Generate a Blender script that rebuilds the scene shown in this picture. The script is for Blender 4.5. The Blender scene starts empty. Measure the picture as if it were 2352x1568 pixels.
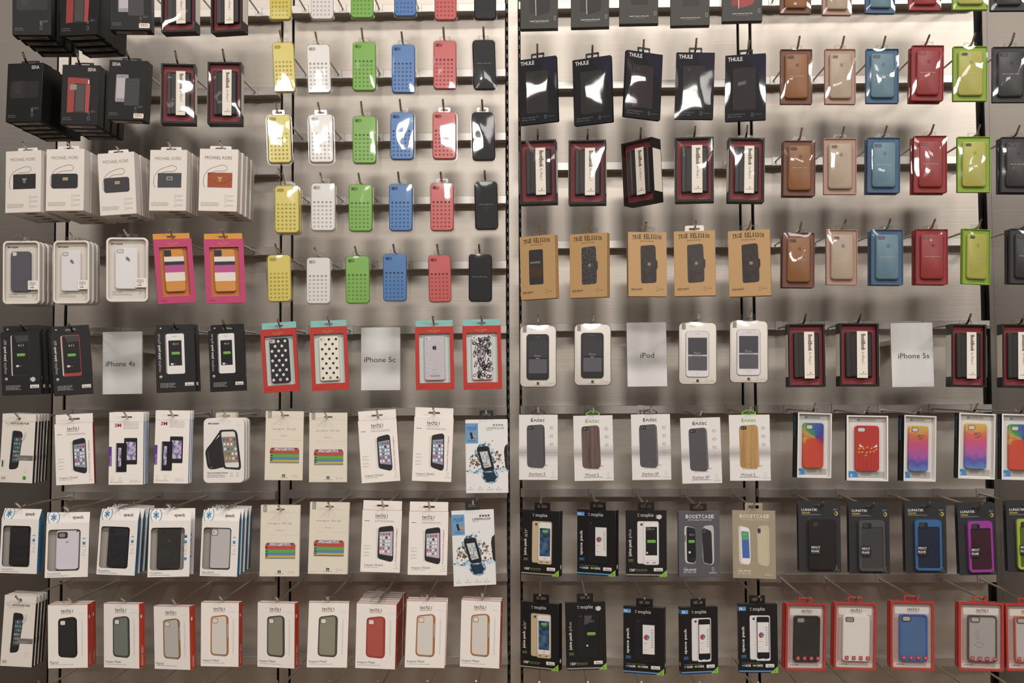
import bpy, bmesh, math, random
import numpy as np
from mathutils import Vector, Matrix, noise

# ------------------------------------------------------------------ camera, world, light, exposure
SC = bpy.context.scene
COL = SC.collection
FW, FH, F = 2352.0, 1568.0, 2750.0
def _unit(v): return v / np.linalg.norm(v)
_ny = _unit(np.array([1250.0 - FW/2, -(936.0 - FH/2), -F]))       # the wall's normal seen by the camera
_z0 = np.array([-0.0055, 1.0, 0.0]); _nz = _unit(_z0 - _ny * _z0.dot(_ny))
_nx = np.cross(_ny, _nz)
W2C = np.stack([_nx, _ny, _nz], axis=1)                            # world -> camera axes
cam = bpy.data.cameras.new('camera'); camo = bpy.data.objects.new('camera', cam); COL.objects.link(camo)
cam.sensor_width = 36.0; cam.lens = 36.0 * F / FW; cam.clip_start = 0.05; cam.clip_end = 60
camo.matrix_world = Matrix([[*W2C.T[i], 0.0] for i in range(3)] + [[0, 0, 0, 1]])
SC.camera = camo
vs = SC.view_settings
vs.view_transform = 'Standard'; vs.look = 'None'; vs.gamma = 1.0; vs.use_curve_mapping = False; vs.exposure = 0.0
SC.display_settings.display_device = 'sRGB'
SC.cycles.transparent_max_bounces = 24; SC.cycles.max_bounces = 8
w = bpy.data.worlds.new('world'); SC.world = w; w.use_nodes = True
w.node_tree.nodes['Background'].inputs[0].default_value = (0.62, 0.56, 0.50, 1)
w.node_tree.nodes['Background'].inputs[1].default_value = 0.22

def area(name, loc, aim, sx, sy, power, col=(1, 0.955, 0.905), spread=180):
    l = bpy.data.lights.new(name, 'AREA'); l.shape = 'RECTANGLE'; l.size = sx; l.size_y = sy; l.energy = power; l.color = col
    l.spread = math.radians(spread)
    o = bpy.data.objects.new(name, l); COL.objects.link(o); o.location = loc
    o.rotation_euler = (Vector(aim) - Vector(loc)).to_track_quat('-Z', 'Y').to_euler()
    return o
# ceiling light panels of the shop behind the camera, added overhead and side fill lamps, and the track lights that wash the display wall
for i, (x, y, z, p) in enumerate([(-2.4, -5.0, 3.2, 3), (0.15, -5.0, 2.45, 112), (1.6, -5.0, 2.75, 14), (-1.7, -0.2, 3.4, 34), (0.1, -0.2, 3.4, 52), (1.7, -0.2, 3.4, 62), (-3.3, -1.6, 2.3, 34), (3.3, -1.6, 2.3, 66)]):
    area('panel_and_fill_light', (x, y, z), (x * 0.5, 3.2, -0.6), 1.1, 0.34, p)
for i, (x, p) in enumerate([(-0.35, 1.1), (0.0, 0.9), (0.3, 1.3), (0.95, 0.5), (1.7, 0.1)]):
    area('track_light', (x, 2.05, 2.15), (x * 0.9, 3.25, 0.35), 0.16, 0.16, p, (1, 0.945, 0.88))

def unproj(px, py, Y):
    d = W2C.T @ np.array([px - FW/2, -(py - FH/2), -F]); t = Y / d[1]
    return d * t
def proj(P):
    c = W2C @ np.asarray(P, float)
    return np.array([FW/2 + F * c[0] / -c[2], FH/2 - F * c[1] / -c[2]])

# ------------------------------------------------------------------ materials
_M = {}
def s2l(c): return c / 12.92 if c <= 0.04045 else ((c + 0.055) / 1.055) ** 2.4
def hexc(h):
    c = [s2l(int(h[i:i+2], 16) / 255) for i in (0, 2, 4)]; l = 0.3 * c[0] + 0.6 * c[1] + 0.1 * c[2]
    sat = (max(c) - min(c)) / max(max(c), 1e-4); k = 1 - 0.20 * min(max((sat - 0.25) / 0.4, 0), 1)
    return tuple((l + (x - l) * 0.9) * k for x in c) + (1,)
def M(spec):
    """'rrggbb', 'rrggbb/rough', 'rrggbb/rough/coat' or a name made below."""
    if spec in _M: return _M[spec]
    a = spec.split('/')
    m = bpy.data.materials.new('surface_' + a[0]); m.use_nodes = True
    b = m.node_tree.nodes['Principled BSDF']
    b.inputs['Base Color'].default_value = hexc(a[0])
    b.inputs['Roughness'].default_value = float(a[1]) if len(a) > 1 else 0.45
    if len(a) == 1 or float(a[1]) > 0.34: b.inputs['Specular IOR Level'].default_value = 0.28
    if len(a) > 2: b.inputs['Coat Weight'].default_value = float(a[2]); b.inputs['Coat Roughness'].default_value = 0.06
    _M[spec] = m; return m
def nodemat(name):
    m = bpy.data.materials.new(name); m.use_nodes = True; _M[name] = m
    nt = m.node_tree; return m, nt, nt.nodes['Principled BSDF']
def N(nt, t, **kw):
    n = nt.nodes.new(t)
    for k, v in kw.items():
        if k in n.inputs: n.inputs[k].default_value = v
        else: setattr(n, k, v)
    return n
def L(nt, a, ao, b, bi): nt.links.new(a.outputs[ao], b.inputs[bi])
def brushed(name, col, rough, metal, bump, scale=(3, 3, 260)):
    m, nt, b = nodemat(name)
    tc = N(nt, 'ShaderNodeTexCoord'); mp = N(nt, 'ShaderNodeMapping'); mp.inputs['Scale'].default_value = scale
    nz = N(nt, 'ShaderNodeTexNoise', Scale=1.0, Detail=3.0)
    L(nt, tc, 'Object', mp, 0); L(nt, mp, 0, nz, 'Vector')
    cr = N(nt, 'ShaderNodeMapRange'); cr.inputs['To Min'].default_value = 0.94; cr.inputs['To Max'].default_value = 1.06
    L(nt, nz, 0, cr, 0)
    mx = N(nt, 'ShaderNodeMix', data_type='RGBA', blend_type='MULTIPLY'); mx.inputs[0].default_value = 1.0
    mx.inputs[6].default_value = col; L(nt, cr, 0, mx, 7); L(nt, mx, 2, b, 'Base Color')
    b.inputs['Metallic'].default_value = metal; b.inputs['Roughness'].default_value = rough
    if bump:
        bp = N(nt, 'ShaderNodeBump', Strength=bump, Distance=0.0006); L(nt, nz, 0, bp, 'Height'); L(nt, bp, 0, b, 'Normal')
    return m
brushed('steel_panel', (0.46, 0.41, 0.36, 1), 0.38, 0.66, 0.12)
brushed('steel_panel_shaded', (0.15, 0.132, 0.115, 1), 0.4, 0.75, 0.12)  # same steel as the panels, with its dark reflections put into the colour
brushed('steel_rail', (0.50, 0.465, 0.43, 1), 0.34, 0.75, 0.1)
brushed('steel_rod', (0.52, 0.48, 0.44, 1), 0.22, 1.0, 0)
brushed('dark_backing', (0.008, 0.007, 0.007, 1), 0.7, 0.0, 0)
def clear(name, base, rough, tint=(1, 1, 1, 1), bump=0.0, bscale=30):
    m, nt, b = nodemat(name); nt.nodes.remove(b)
    out = nt.nodes['Material Output']
    tr = N(nt, 'ShaderNodeBsdfTransparent'); tr.inputs[0].default_value = tint
    gl = N(nt, 'ShaderNodeBsdfGlossy', Roughness=rough); gl.inputs[0].default_value = (1, 1, 1, 1)
    lw = N(nt, 'ShaderNodeLayerWeight', Blend=0.5); fr = N(nt, 'ShaderNodeMath', operation='POWER'); L(nt, lw, 'Facing', fr, 0); fr.inputs[1].default_value = 5.0
    ma = N(nt, 'ShaderNodeMath', operation='ADD', use_clamp=True); ma.inputs[1].default_value = base + 0.02
    mx = N(nt, 'ShaderNodeMixShader')
    L(nt, fr, 0, ma, 0); L(nt, ma, 0, mx, 0); L(nt, tr, 0, mx, 1); L(nt, gl, 0, mx, 2); L(nt, mx, 0, out, 'Surface')
    if bump:
        nz = N(nt, 'ShaderNodeTexNoise', Scale=bscale, Detail=1.0); tc = N(nt, 'ShaderNodeTexCoord'); L(nt, tc, 'Object', nz, 'Vector')
        bp = N(nt, 'ShaderNodeBump', Strength=bump, Distance=0.002); L(nt, nz, 0, bp, 'Height'); L(nt, bp, 0, gl, 'Normal')
    return m
clear('clear_film', 0.02, 0.05, bump=0.12, bscale=22)
clear('clear_plastic', 0.03, 0.08)
clear('clear_tab', 0.05, 0.1, (0.93, 0.92, 0.9, 1))
clear('acrylic', 0.0, 0.05)
clear('smoke_clear', 0.04, 0.1, (0.55, 0.5, 0.46, 1))
clear('red_clear', 0.05, 0.12, (0.9, 0.22, 0.2, 1))
clear('pink_clear', 0.03, 0.12, (0.95, 0.72, 0.70, 1))

def patterned(name, c1, c2, rough, kind, **k):
    m, nt, b = nodemat(name); b.inputs['Roughness'].default_value = rough
    tc = N(nt, 'ShaderNodeTexCoord'); mp = N(nt, 'ShaderNodeMapping'); L(nt, tc, 'Object', mp, 0)
    mp.inputs['Scale'].default_value = k.get('scale', (1, 1, 1)); mp.inputs['Rotation'].default_value = k.get('rot', (0, 0, 0))
    cr = N(nt, 'ShaderNodeValToRGB'); e = cr.color_ramp.elements
    if kind == 'noise':
        t = N(nt, 'ShaderNodeTexNoise', Scale=k.get('s', 40), Detail=k.get('d', 3), Distortion=k.get('dist', 0.0)); L(nt, mp, 0, t, 'Vector'); L(nt, t, 0, cr, 0)
        e[0].position, e[1].position = k.get('pos', (0.35, 0.65))
    elif kind == 'wave':
        t = N(nt, 'ShaderNodeTexWave', Scale=k.get('s', 40), Distortion=k.get('dist', 0.0)); L(nt, mp, 0, t, 'Vector'); L(nt, t, 1, cr, 0)
        e[0].position, e[1].position = k.get('pos', (0.4, 0.6))
    elif kind == 'voronoi':
        t = N(nt, 'ShaderNodeTexVoronoi', Scale=k.get('s', 60)); L(nt, mp, 0, t, 'Vector'); L(nt, t, 0, cr, 0)
        e[0].position, e[1].position = k.get('pos', (0.3, 0.6))
    e[0].color, e[1].color = hexc(c1), hexc(c2)
    if 'ramp' in k:
        for p, c in k['ramp']: q = e.new(p); q.color = hexc(c)
    L(nt, cr, 0, b, 'Base Color')
    if k.get('bump'):
        bp = N(nt, 'ShaderNodeBump', Strength=k['bump'], Distance=0.0005); L(nt, t, 0, bp, 'Height'); L(nt, bp, 0, b, 'Normal')
    return m
patterned('carbon', '39353a', '605b60', 0.35, 'wave', s=95, rot=(0, math.radians(48), 0))
patterned('dark_wood', '4a3433', '7a6058', 0.4, 'noise', s=60, scale=(3.2, 1, 0.12), pos=(0.35, 0.7))
patterned('light_wood', 'a87b3c', 'c79a58', 0.4, 'noise', s=60, scale=(2, 1, 0.12))
patterned('leather', '241f20', '4c4648', 0.32, 'noise', s=230, d=4, bump=0.8)
patterned('brown_leather', '2c2220', '3a2e2c', 0.35, 'noise', s=60, d=4, bump=0.3)
patterned('kraft', 'bd9258', 'c89c62', 0.55, 'noise', s=900)
patterned('glitter', '9a929c', 'd2cad2', 0.35, 'noise', s=1500, pos=(0.38, 0.62))
patterned('scribble', '1d1717', 'e6e0dc', 0.3, 'voronoi', s=95, pos=(0.0, 0.9))
patterned('purple_screen', '6d5c93', 'cfc4dd', 0.4, 'noise', s=120)
patterned('blue_screen', '14244a', '4b7698', 0.4, 'noise', s=55)
patterned('water_blue', '27506e', 'c4dbe6', 0.4, 'noise', s=110, d=5, pos=(0.4, 0.6))
patterned('confetti', '4d4038', 'd9cfc4', 0.4, 'noise', s=420, d=2, pos=(0.36, 0.66), ramp=[(0.47, 'b8893c'), (0.53, '6b7d9a')])
def tiedye(name, stops, cx, cz, swirl):
    m, nt, b = nodemat(name); b.inputs['Roughness'].default_value = 0.35
    tc = N(nt, 'ShaderNodeTexCoord'); mp = N(nt, 'ShaderNodeMapping'); L(nt, tc, 'Object', mp, 0)
    mp.inputs['Location'].default_value = (-cx, 0, -cz)
    nz = N(nt, 'ShaderNodeTexNoise', Scale=60.0, Detail=4.0); L(nt, mp, 0, nz, 'Vector')
    sep = N(nt, 'ShaderNodeSeparateXYZ'); L(nt, mp, 0, sep, 0)
    if swirl:
        at = N(nt, 'ShaderNodeMath', operation='ARCTAN2'); L(nt, sep, 2, at, 0); L(nt, sep, 0, at, 1)
        v = N(nt, 'ShaderNodeMapRange'); v.inputs[1].default_value = -3.1416; v.inputs[2].default_value = 3.1416; L(nt, at, 0, v, 0)
    else:
        v = N(nt, 'ShaderNodeMapRange'); v.inputs[1].default_value = -0.018; v.inputs[2].default_value = -0.138; L(nt, sep, 2, v, 0)
    ad = N(nt, 'ShaderNodeMath', operation='MULTIPLY_ADD'); L(nt, nz, 0, ad, 0); ad.inputs[1].default_value = 0.24; L(nt, v, 0, ad, 2)
    sb = N(nt, 'ShaderNodeMath', operation='SUBTRACT'); L(nt, ad, 0, sb, 0); sb.inputs[1].default_value = 0.12
    cr = N(nt, 'ShaderNodeValToRGB'); e = cr.color_ramp.elements
    e[0].position, e[0].color = stops[0][0], hexc(stops[0][1]); e[1].position, e[1].color = stops[-1][0], hexc(stops[-1][1])
    for p, c in stops[1:-1]: q = e.new(p); q.color = hexc(c)
    L(nt, sb, 0, cr, 0); L(nt, cr, 0, b, 'Base Color')
tiedye('rainbow', [(0.0, 'd8b04a'), (0.06, 'd8502c'), (0.28, 'd8452c'), (0.36, 'c8402c'), (0.47, '7a2f86'), (0.60, '3c50a8'), (0.75, '4a66b4'), (0.86, '3f9a5c'), (0.93, 'c9b04e'), (1.0, 'd8742c')], 0.004, -0.060, True)
tiedye('sunset', [(0.0, 'd9c048'), (0.14, 'e0b04c'), (0.28, 'e06c4c'), (0.45, 'd8548c'), (0.66, 'b860b0'), (0.8, '5a5cb8'), (1.0, '6a9cd4')], 0, 0, False)

# ------------------------------------------------------------------ geometry helpers
def rr(x0, x1, z0, z1, r, n=5):
    r = max(min(r, (x1 - x0) / 2 - 1e-6, (z1 - z0) / 2 - 1e-6), 1e-6); P = []
    for cx, cz, a0 in ((x1 - r, z1 - r, 0), (x0 + r, z1 - r, 90), (x0 + r, z0 + r, 180), (x1 - r, z0 + r, 270)):
        for i in range(n + 1):
            a = math.radians(a0 + 90 * i / n); P.append((cx + r * math.cos(a), cz + r * math.sin(a)))
    return P
_TX = {}
def glyphs(s, bold):
    k = (s, bold)
    if k not in _TX:
        c = bpy.data.curves.new('lettering', 'FONT'); c.body = s; c.resolution_u = 2; c.fill_mode = 'FRONT'; c.offset = 0.022 if bold else 0.0
        o = bpy.data.objects.new('lettering', c); me = o.to_mesh()
        v = np.array([(p.co.x, p.co.y) for p in me.vertices]) if len(me.vertices) else np.zeros((1, 2))
        f = [tuple(p.vertices) for p in me.polygons]
        lo, hi = v.min(0), v.max(0); v = (v - lo) / np.maximum(hi - lo, 1e-6)
        o.to_mesh_clear(); bpy.data.objects.remove(o); bpy.data.curves.remove(c)
        _TX[k] = (v, f)
    return _TX[k]

FLAT = {'front_print', 'side_print', 'card_print', 'insert_print', 'case_print', 'case_details', 'round_holes', 'screen_print', 'side_emblem', 'lettering'}
class P:
    """One mesh in the making. w, h: the size of the front face; u runs 0..1 across it, v 0..1 down it; its top middle is the origin and y grows towards the wall."""
    def __init__(s, w=1, h=1, y=0.0): s.bm = bmesh.new(); s.mats = []; s.w, s.h, s.y = w, h, y; s.rng = random.Random(7)
    def mi(s, m):
        if m not in s.mats: s.mats.append(m)
        return s.mats.index(m)
    def XY(s, u, v): return ((u - 0.5) * s.w, -v * s.h)
    def face(s, pts, m):
        f = s.bm.faces.new([s.bm.verts.new(p) for p in pts]); f.material_index = s.mi(m); return f
    def loft(s, x0, x1, z0, z1, r, rings, m, side=None, caps=(1, 1), n=5):
        rs = []
        for y, ins in rings:
            rs.append([s.bm.verts.new((x, y, z)) for x, z in rr(x0 + ins, x1 - ins, z0 + ins, z1 - ins, max(r - ins, 0.0002), n)])
        a, b = s.mi(m), s.mi(side or m)
        for q, t in zip(rs, rs[1:]):
            for i in range(len(q)):
                j = (i + 1) % len(q); f = s.bm.faces.new((q[i], q[j], t[j], t[i])); f.material_index = b
        if caps[0]: s.bm.faces.new(rs[0]).material_index = a
        if caps[1]: s.bm.faces.new(rs[-1][::-1]).material_index = b
    def frame(s, o, i, y0, y1, m, side=None):
        """A flat ring between outline o and outline i (same number of points) from y0 to y1."""
        n = len(o); V = lambda pts, y: [s.bm.verts.new((x, y, z)) for x, z in pts]
        of, nf, ob, nb = V(o, y0), V(i, y0), V(o, y1), V(i, y1)
        a, b = s.mi(m), s.mi(side or m)
        for k in range(n):
            j = (k + 1) % n
            for q, t in (((of[k], of[j], nf[j], nf[k]), a), ((ob[j], ob[k], nb[k], nb[j]), b), ((of[j], of[k], ob[k], ob[j]), b), ((nf[k], nf[j], nb[j], nb[k]), a)):
                s.bm.faces.new(q).material_index = t
    def prism(s, pts, y0, y1, m, side=None):
        V = lambda y: [s.bm.verts.new((x, y, z)) for x, z in pts]
        q, t = V(y0), V(y1); n = len(q); a, b = s.mi(m), s.mi(side or m)
        for i in range(n): s.bm.faces.new((q[i], q[(i + 1) % n], t[(i + 1) % n], t[i])).material_index = b
        s.bm.faces.new(q).material_index = a; s.bm.faces.new(t[::-1]).material_index = b
    def uvprism(s, pts, y0, y1, m): s.prism([s.XY(*p) for p in pts], y0, y1, m)
    # flat print
    def yl(s, l): return s.y - 0.00012 - 0.00013 * l
    def soft(s, pts, m, l=0, n=3):
        """A polygon with its corners rounded off."""
        out, k = [], len(pts)
        for i in range(k):
            p, a, b = np.array(pts[i], float), np.array(pts[i-1], float), np.array(pts[(i+1) % k], float)
            e, f = a - p, b - p; le, lf = np.hypot(*e), np.hypot(*f)
            e = p + e * min(.46, .045 / le); f = p + f * min(.46, .045 / lf)
            for t in (0, .33, .67, 1): out.append(tuple((1-t)**2 * e + 2*t*(1-t) * p + t*t * f))
        pts = out
        s.poly(pts, m, l)
    def poly(s, pts, m, l=0): s.face([(s.XY(u, v)[0], s.yl(l), s.XY(u, v)[1]) for u, v in pts], m)
    def rect(s, u0, v0, u1, v1, m, l=0): s.poly([(u0, v0), (u1, v0), (u1, v1), (u0, v1)], m, l)
    def rrect(s, u0, v0, u1, v1, r, m, l=0):
        x0, z1 = s.XY(u0, v0); x1, z0 = s.XY(u1, v1)
        s.face([(x, s.yl(l), z) for x, z in rr(x0, x1, z0, z1, r * 0.001)], m)
    def disc(s, u, v, r, m, l=0, ry=None, n=14):
        x, z = s.XY(u, v); ry = ry or r
        s.face([(x + r * .001 * math.cos(6.28318 * i / n), s.yl(l), z + ry * .001 * math.sin(6.28318 * i / n)) for i in range(n)], m)
    def arc(s, u, v, r0, r1, a0, a1, m, l=0, n=10):
        x, z = s.XY(u, v)
        for i in range(n):
            A, B = (math.radians(a0 + (a1 - a0) * k / n) for k in (i, i + 1))
            s.face([(x + r * .001 * math.cos(t), s.yl(l), z + r * .001 * math.sin(t)) for r, t in ((r0, A), (r1, A), (r1, B), (r0, B))], m)
    def line(s, pts, t, m, l=0):
        q = [s.XY(*p) for p in pts]
        for (ax, az), (bx, bz) in zip(q, q[1:]):
            d = math.hypot(bx - ax, bz - az) or 1e-9; nx, nz = -(bz - az) / d * t * .0005, (bx - ax) / d * t * .0005
            s.face([(ax + nx, s.yl(l), az + nz), (bx + nx, s.yl(l), bz + nz), (bx - nx, s.yl(l), bz - nz), (ax - nx, s.yl(l), az - nz)], m)
    def curve(s, pts, t, m, l=0, closed=False, n=6):
        """A smooth line through the points."""
        k = len(pts); out = []
        g = lambda i: np.array(pts[i % k] if closed else pts[min(max(i, 0), k - 1)], float)
        for i in range(k if closed else k - 1):
            a, b, c, d = g(i - 1), g(i), g(i + 1), g(i + 2)
            for j in range(n):
                x = j / n; out.append(tuple(0.5 * (2 * b + (c - a) * x + (2 * a - 5 * b + 4 * c - d) * x * x + (3 * b - a - 3 * c + d) * x ** 3)))
        out.append(tuple(g(0) if closed else g(k - 1)))
        s.line(out, t, m, l)
    def text(s, t, u0, v0, u1, v1, m, l=2, rot=0, bold=False):
        v, f = glyphs(t, bold); p = v.copy()
        if rot == 90: p = np.stack([1 - v[:, 1], v[:, 0]], 1)       # reads upwards
        elif rot == -90: p = np.stack([v[:, 1], 1 - v[:, 0]], 1)    # reads downwards
        vs = []
        for a, b in p:
            x, z = s.XY(u0 + a * (u1 - u0), v1 + b * (v0 - v1)); vs.append(s.bm.verts.new((x, s.yl(l), z)))
        k = s.mi(m)
        for q in f:
            try: s.bm.faces.new([vs[i] for i in q]).material_index = k
            except ValueError: pass
    def fine(s, u0, v0, u1, v1, n, m, l=1):
        """n lines of print too small to read."""
        hh = (v1 - v0) / max(n, 1)
        for i in range(n):
            u = u0; end = u1 - s.rng.random() * (u1 - u0) * 0.25
            while u < end:
                e = min(u + (0.025 + 0.05 * s.rng.random()), end); s.rect(u, v0 + i * hh, e, v0 + (i + 0.5) * hh, m, l); u = e + 0.012
    def phone(s, u0, v0, u1, v1, body, screen, l=1, r=2.2, back=False, home=True):
        s.rrect(u0, v0, u1, v1, r, body, l); W, H = u1 - u0, v1 - v0
        if back: return
        s.rect(u0 + .07 * W, v0 + .13 * H, u1 - .07 * W, v1 - .13 * H, screen, l + 1)
        s.rect(u0 + .4 * W, v0 + .06 * H, u0 + .6 * W, v0 + .075 * H, '555555', l + 1)
        if home: s.arc(u0 + .5 * W, v1 - .065 * H, .055 * W * s.w * 1000, .08 * W * s.w * 1000, 0, 360, '77706c', l + 1)
    def apps(s, u0, v0, u1, v1, nx, ny, l=3, cols=None):
        cols = cols or ['d8d4d0', '6a86b0', '7ba87b', 'b07070', 'bda878', 'e8e4e0', '8a8a92', '3a3a40', '7aa0b8', 'cfcac6']
        for i in range(nx):
            for j in range(ny):
                a = u0 + (i + .15) * (u1 - u0) / nx; b = v0 + (j + .18) * (v1 - v0) / ny
                s.rect(a, b, a + .7 * (u1 - u0) / nx, b + .62 * (v1 - v0) / ny, s.rng.choice(cols), l)
    def apple(s, u, v, k, m, l=1):
        pts = [(0, -.32), (.16, -.42), (.34, -.42), (.48, -.30), (.38, -.12), (.36, .04), (.50, .20), (.38, .42), (.20, .54), (0, .47), (-.20, .54), (-.38, .38), (-.50, .08), (-.48, -.22), (-.34, -.40), (-.16, -.42)]
        asp = s.w / s.h
        s.poly([(u + a * k / (s.w * 1000), v + b * k / (s.h * 1000)) for a, b in pts], m, l)
        s.poly([(u + a * k / (s.w * 1000), v + b * k / (s.h * 1000)) for a, b in [(0, -.48), (.04, -.66), (.22, -.78), (.18, -.58)]], m, l)
    def hexagon(s, u, v, r, m, l=1):
        x = [(u + r / (s.w * 1000) * math.cos(math.radians(60 * i)), v + r / (s.h * 1000) * math.sin(math.radians(60 * i))) for i in range(7)]
        s.line(x, 0.5, m, l)
    def phoneicon(s, u, v, m, k=1.0, l=1):
        a, b = 2.2 * k / (s.w * 1000), 4.2 * k / (s.h * 1000)
        s.line([(u - a, v - b), (u + a, v - b), (u + a, v + b), (u - a, v + b), (u - a, v - b)], 0.55, m, l)
    def build(s, name, parent=None, smooth=True):
        bm = s.bm
        if name in FLAT and parent is not None:                      # print on a surface belongs to that surface's mesh
            if smooth: bmesh.ops.recalc_face_normals(bm, faces=bm.faces[:])
            me, k = parent.data, len(parent.data.materials)
            for f in bm.faces: f.material_index += k
            t = bpy.data.meshes.new('print'); bm.to_mesh(t); bm.free()
            b2 = bmesh.new(); b2.from_mesh(me); b2.from_mesh(t); b2.to_mesh(me); b2.free(); bpy.data.meshes.remove(t)
            for m in s.mats: me.materials.append(M(m))
            return parent
        if smooth:
            bmesh.ops.recalc_face_normals(bm, faces=bm.faces[:])
            for f in bm.faces: f.smooth = True
            for e in bm.edges:
                if len(e.link_faces) == 2 and e.calc_face_angle(0) > 0.6: e.smooth = False
        me = bpy.data.meshes.new(name); bm.to_mesh(me); bm.free()
        for m in s.mats: me.materials.append(M(m))
        o = bpy.data.objects.new(name, me); COL.objects.link(o)
        if parent is not None: o.parent = parent
        return o
def tube(p, pts, r, m, n=8):
    """A round rod along the points (x, y, z)."""
    pts = [Vector(q) for q in pts]; rings = []
    for i, q in enumerate(pts):
        d = (pts[min(i + 1, len(pts) - 1)] - pts[max(i - 1, 0)]).normalized()
        a = Vector((1, 0, 0)) if abs(d.x) < 0.9 else Vector((0, 0, 1)); b = d.cross(a).normalized(); a = b.cross(d)
        rings.append([p.bm.verts.new(q + (a * math.cos(6.28318 * k / n) + b * math.sin(6.28318 * k / n)) * r) for k in range(n)])
    k = p.mi(m)
    for q, t in zip(rings, rings[1:]):
        for i in range(n): p.bm.faces.new((q[i], q[(i + 1) % n], t[(i + 1) % n], t[i])).material_index = k
    p.bm.faces.new(rings[0][::-1]).material_index = k; p.bm.faces.new(rings[-1]).material_index = k
def box(p, x0, x1, y0, y1, z0, z1, m, bev=0.0006, side=None):
    p.loft(x0, x1, z0, z1, 0.0006, [(y0, bev), (y0 + bev, 0), (y1 - bev, 0), (y1, bev)], m, side, n=1)
def tag(o, **k):
    for a, b in k.items():
        if b: o[a] = b
    return o
# ------------------------------------------------------------------ the packages; each builder hangs its parts on the Empty r and says where the peg passes
WH, OFF, INK, GREY, LG = 'e6dfd8/0.5', 'dcd4c4/0.5', '35302e', '8d8680', 'b9b2aa'
def tab(r, tw, z0, z1, y, m, sw=0.026, sh=0.006, rad=0.003, name='hang_tab', x=0.0, up=0.45):
    """A hang tab with a slot; gives the peg's place."""
    p = P(); zc = z0 + (z1 - z0) * up
    zc = max(zc, z0 + sh / 2 + 0.0015)
    p.frame(rr(x - tw/2, x + tw/2, z0, z1, rad), rr(x - sw/2, x + sw/2, zc - sh/2, zc + sh/2, sh/2), y - 0.0004, y + 0.0004, m)
    p.build(name, r); return dict(z=zc + sh/2, y=y, sw=sw/2, x=x)
def header(r, w, z0, z1, y0, y1, m, zc, sw=0.026, sh=0.0055, name='header_card', hole=None, art=None):
    p = P(w, 0.1, y0)
    sh = hole or sh; sw = hole or sw
    p.frame(rr(-w/2, w/2, z0, z1, 0.001), rr(-sw/2, sw/2, zc - sh/2, zc + sh/2, sh/2), y0, y1, m)
    if art: art(p)
    p.build(name, r); return dict(z=zc + sh/2, y=(y0 + y1)/2, sw=sw/2, x=0.0)
def front(r, w, h, y=0.0): return P(w, h, y)
def film(r, x0, x1, z0, z1, y, sag, seed, m='clear_film', name='clear_film', wob=0.0012, edge=True):
    p = P(); nx, nz = 9, 14; g = []
    for j in range(nz + 1):
        row = []
        for i in range(nx + 1):
            a, b = i / nx, j / nz; s = math.sin(math.pi * a) ** 0.6 * math.sin(math.pi * b) ** 0.6 if edge else 1
            n = noise.noise(Vector((a * 1.7 + seed * 3.1, b * 2.4, seed * 1.7)))
            row.append(p.bm.verts.new((x0 + a * (x1 - x0), y - s * (sag + wob * n * 2.2), z0 + b * (z1 - z0))))
        g.append(row)
    k = p.mi(m)
    for j in range(nz):
        for i in range(nx): p.bm.faces.new((g[j][i], g[j][i+1], g[j+1][i+1], g[j+1][i])).material_index = k
    p.build(name, r)
SEED = [0]
def seed(): SEED[0] += 1; return SEED[0]

def sena(r, w, h, v):
    d = 0.040
    p = P(); box(p, -w/2, w/2, 0, d, -h, 0, '141213/0.5')
    bx = p.build('carton', r)
    a = P(w, h); T = '8f8a86'
    if v == 'c': a.text('SENA', .08, .04, .30, .10, 'b7b2ae', bold=True)
    else: a.text('SENA', .68, .045, .90, .105, 'b7b2ae', bold=True)
    a.fine(.06, .88, .30, .94, 2, '55504e'); a.fine(.80, .76, .94, .80, 2, '5e5957')
    for y in ((.80, .88) if v == 'a' else (.89,)): a.phoneicon(.74, y, T)
    a.phoneicon(.74, .80, T, .7)
    a.build('front_print', bx)
    q = P(w, h)
    if v == 'a':
        q.rrect(.10, .31, .90, .59, 4, '262322'); q.rrect(.13, .30, .52, .60, 5, '2b2827', 1); q.rrect(.24, .32, .42, .52, 5, '363230', 2); q.rrect(.29, .33, .40, .47, 4, '322f2e', 3)
    elif v == 'b':
        q.rrect(.16, .21, .74, .80, 2, '2e2a2a'); q.poly([(.16, .21), (.72, .23), (.72, .32), (.34, .31), (.34, .79), (.16, .80)], 'a23a36', 1)
        q.rect(.38, .33, .62, .78, '474140', 2); q.poly([(.64, .32), (.76, .34), (.74, .80), (.64, .79)], 'b04641', 2); q.rrect(.22, .33, .40, .42, 2, '8a8078', 3)
        q.rect(.70, .25, .73, .32, 'd8cfc8', 3)
    else:
        q.phone(.20, .24, .52, .70, '8c8688', 'aaa4a8', 1); q.rrect(.44, .30, .82, .76, 3, '3a3839', 3); q.arc(.55, .335, 2.6, 4.0, 0, 360, '1d1b1c', 4); q.disc(.55, .335, 1.4, '6d6868', 4)
    q.build('product_picture', bx)
    s = P(); s.face([(-w*.4, d*.25, -h - .0003), (w*.36, d*.25, -h - .0003), (w*.36, d*.85, -h - .0003), (-w*.4, d*.85, -h - .0003)], '9a9186')
    s.face([(-w*.02, d*.35, -h - .0005), (w*.3, d*.35, -h - .0005), (w*.3, d*.75, -h - .0005), (-w*.02, d*.75, -h - .0005)], '6c655e')
    s.build('underside_sticker', bx)
    if v == 'c':
        s = P(w, h); s.rrect(.70, .885, .96, .965, 2, 'd8d0c2', 1); s.fine(.74, .90, .93, .95, 2, 'b0524c', 2); s.build('price_sticker', bx)
    return dict(tab(r, .046, -0.001, .0115, d*.55, '2a2727/0.4', rad=.002), depth=d)

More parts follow.
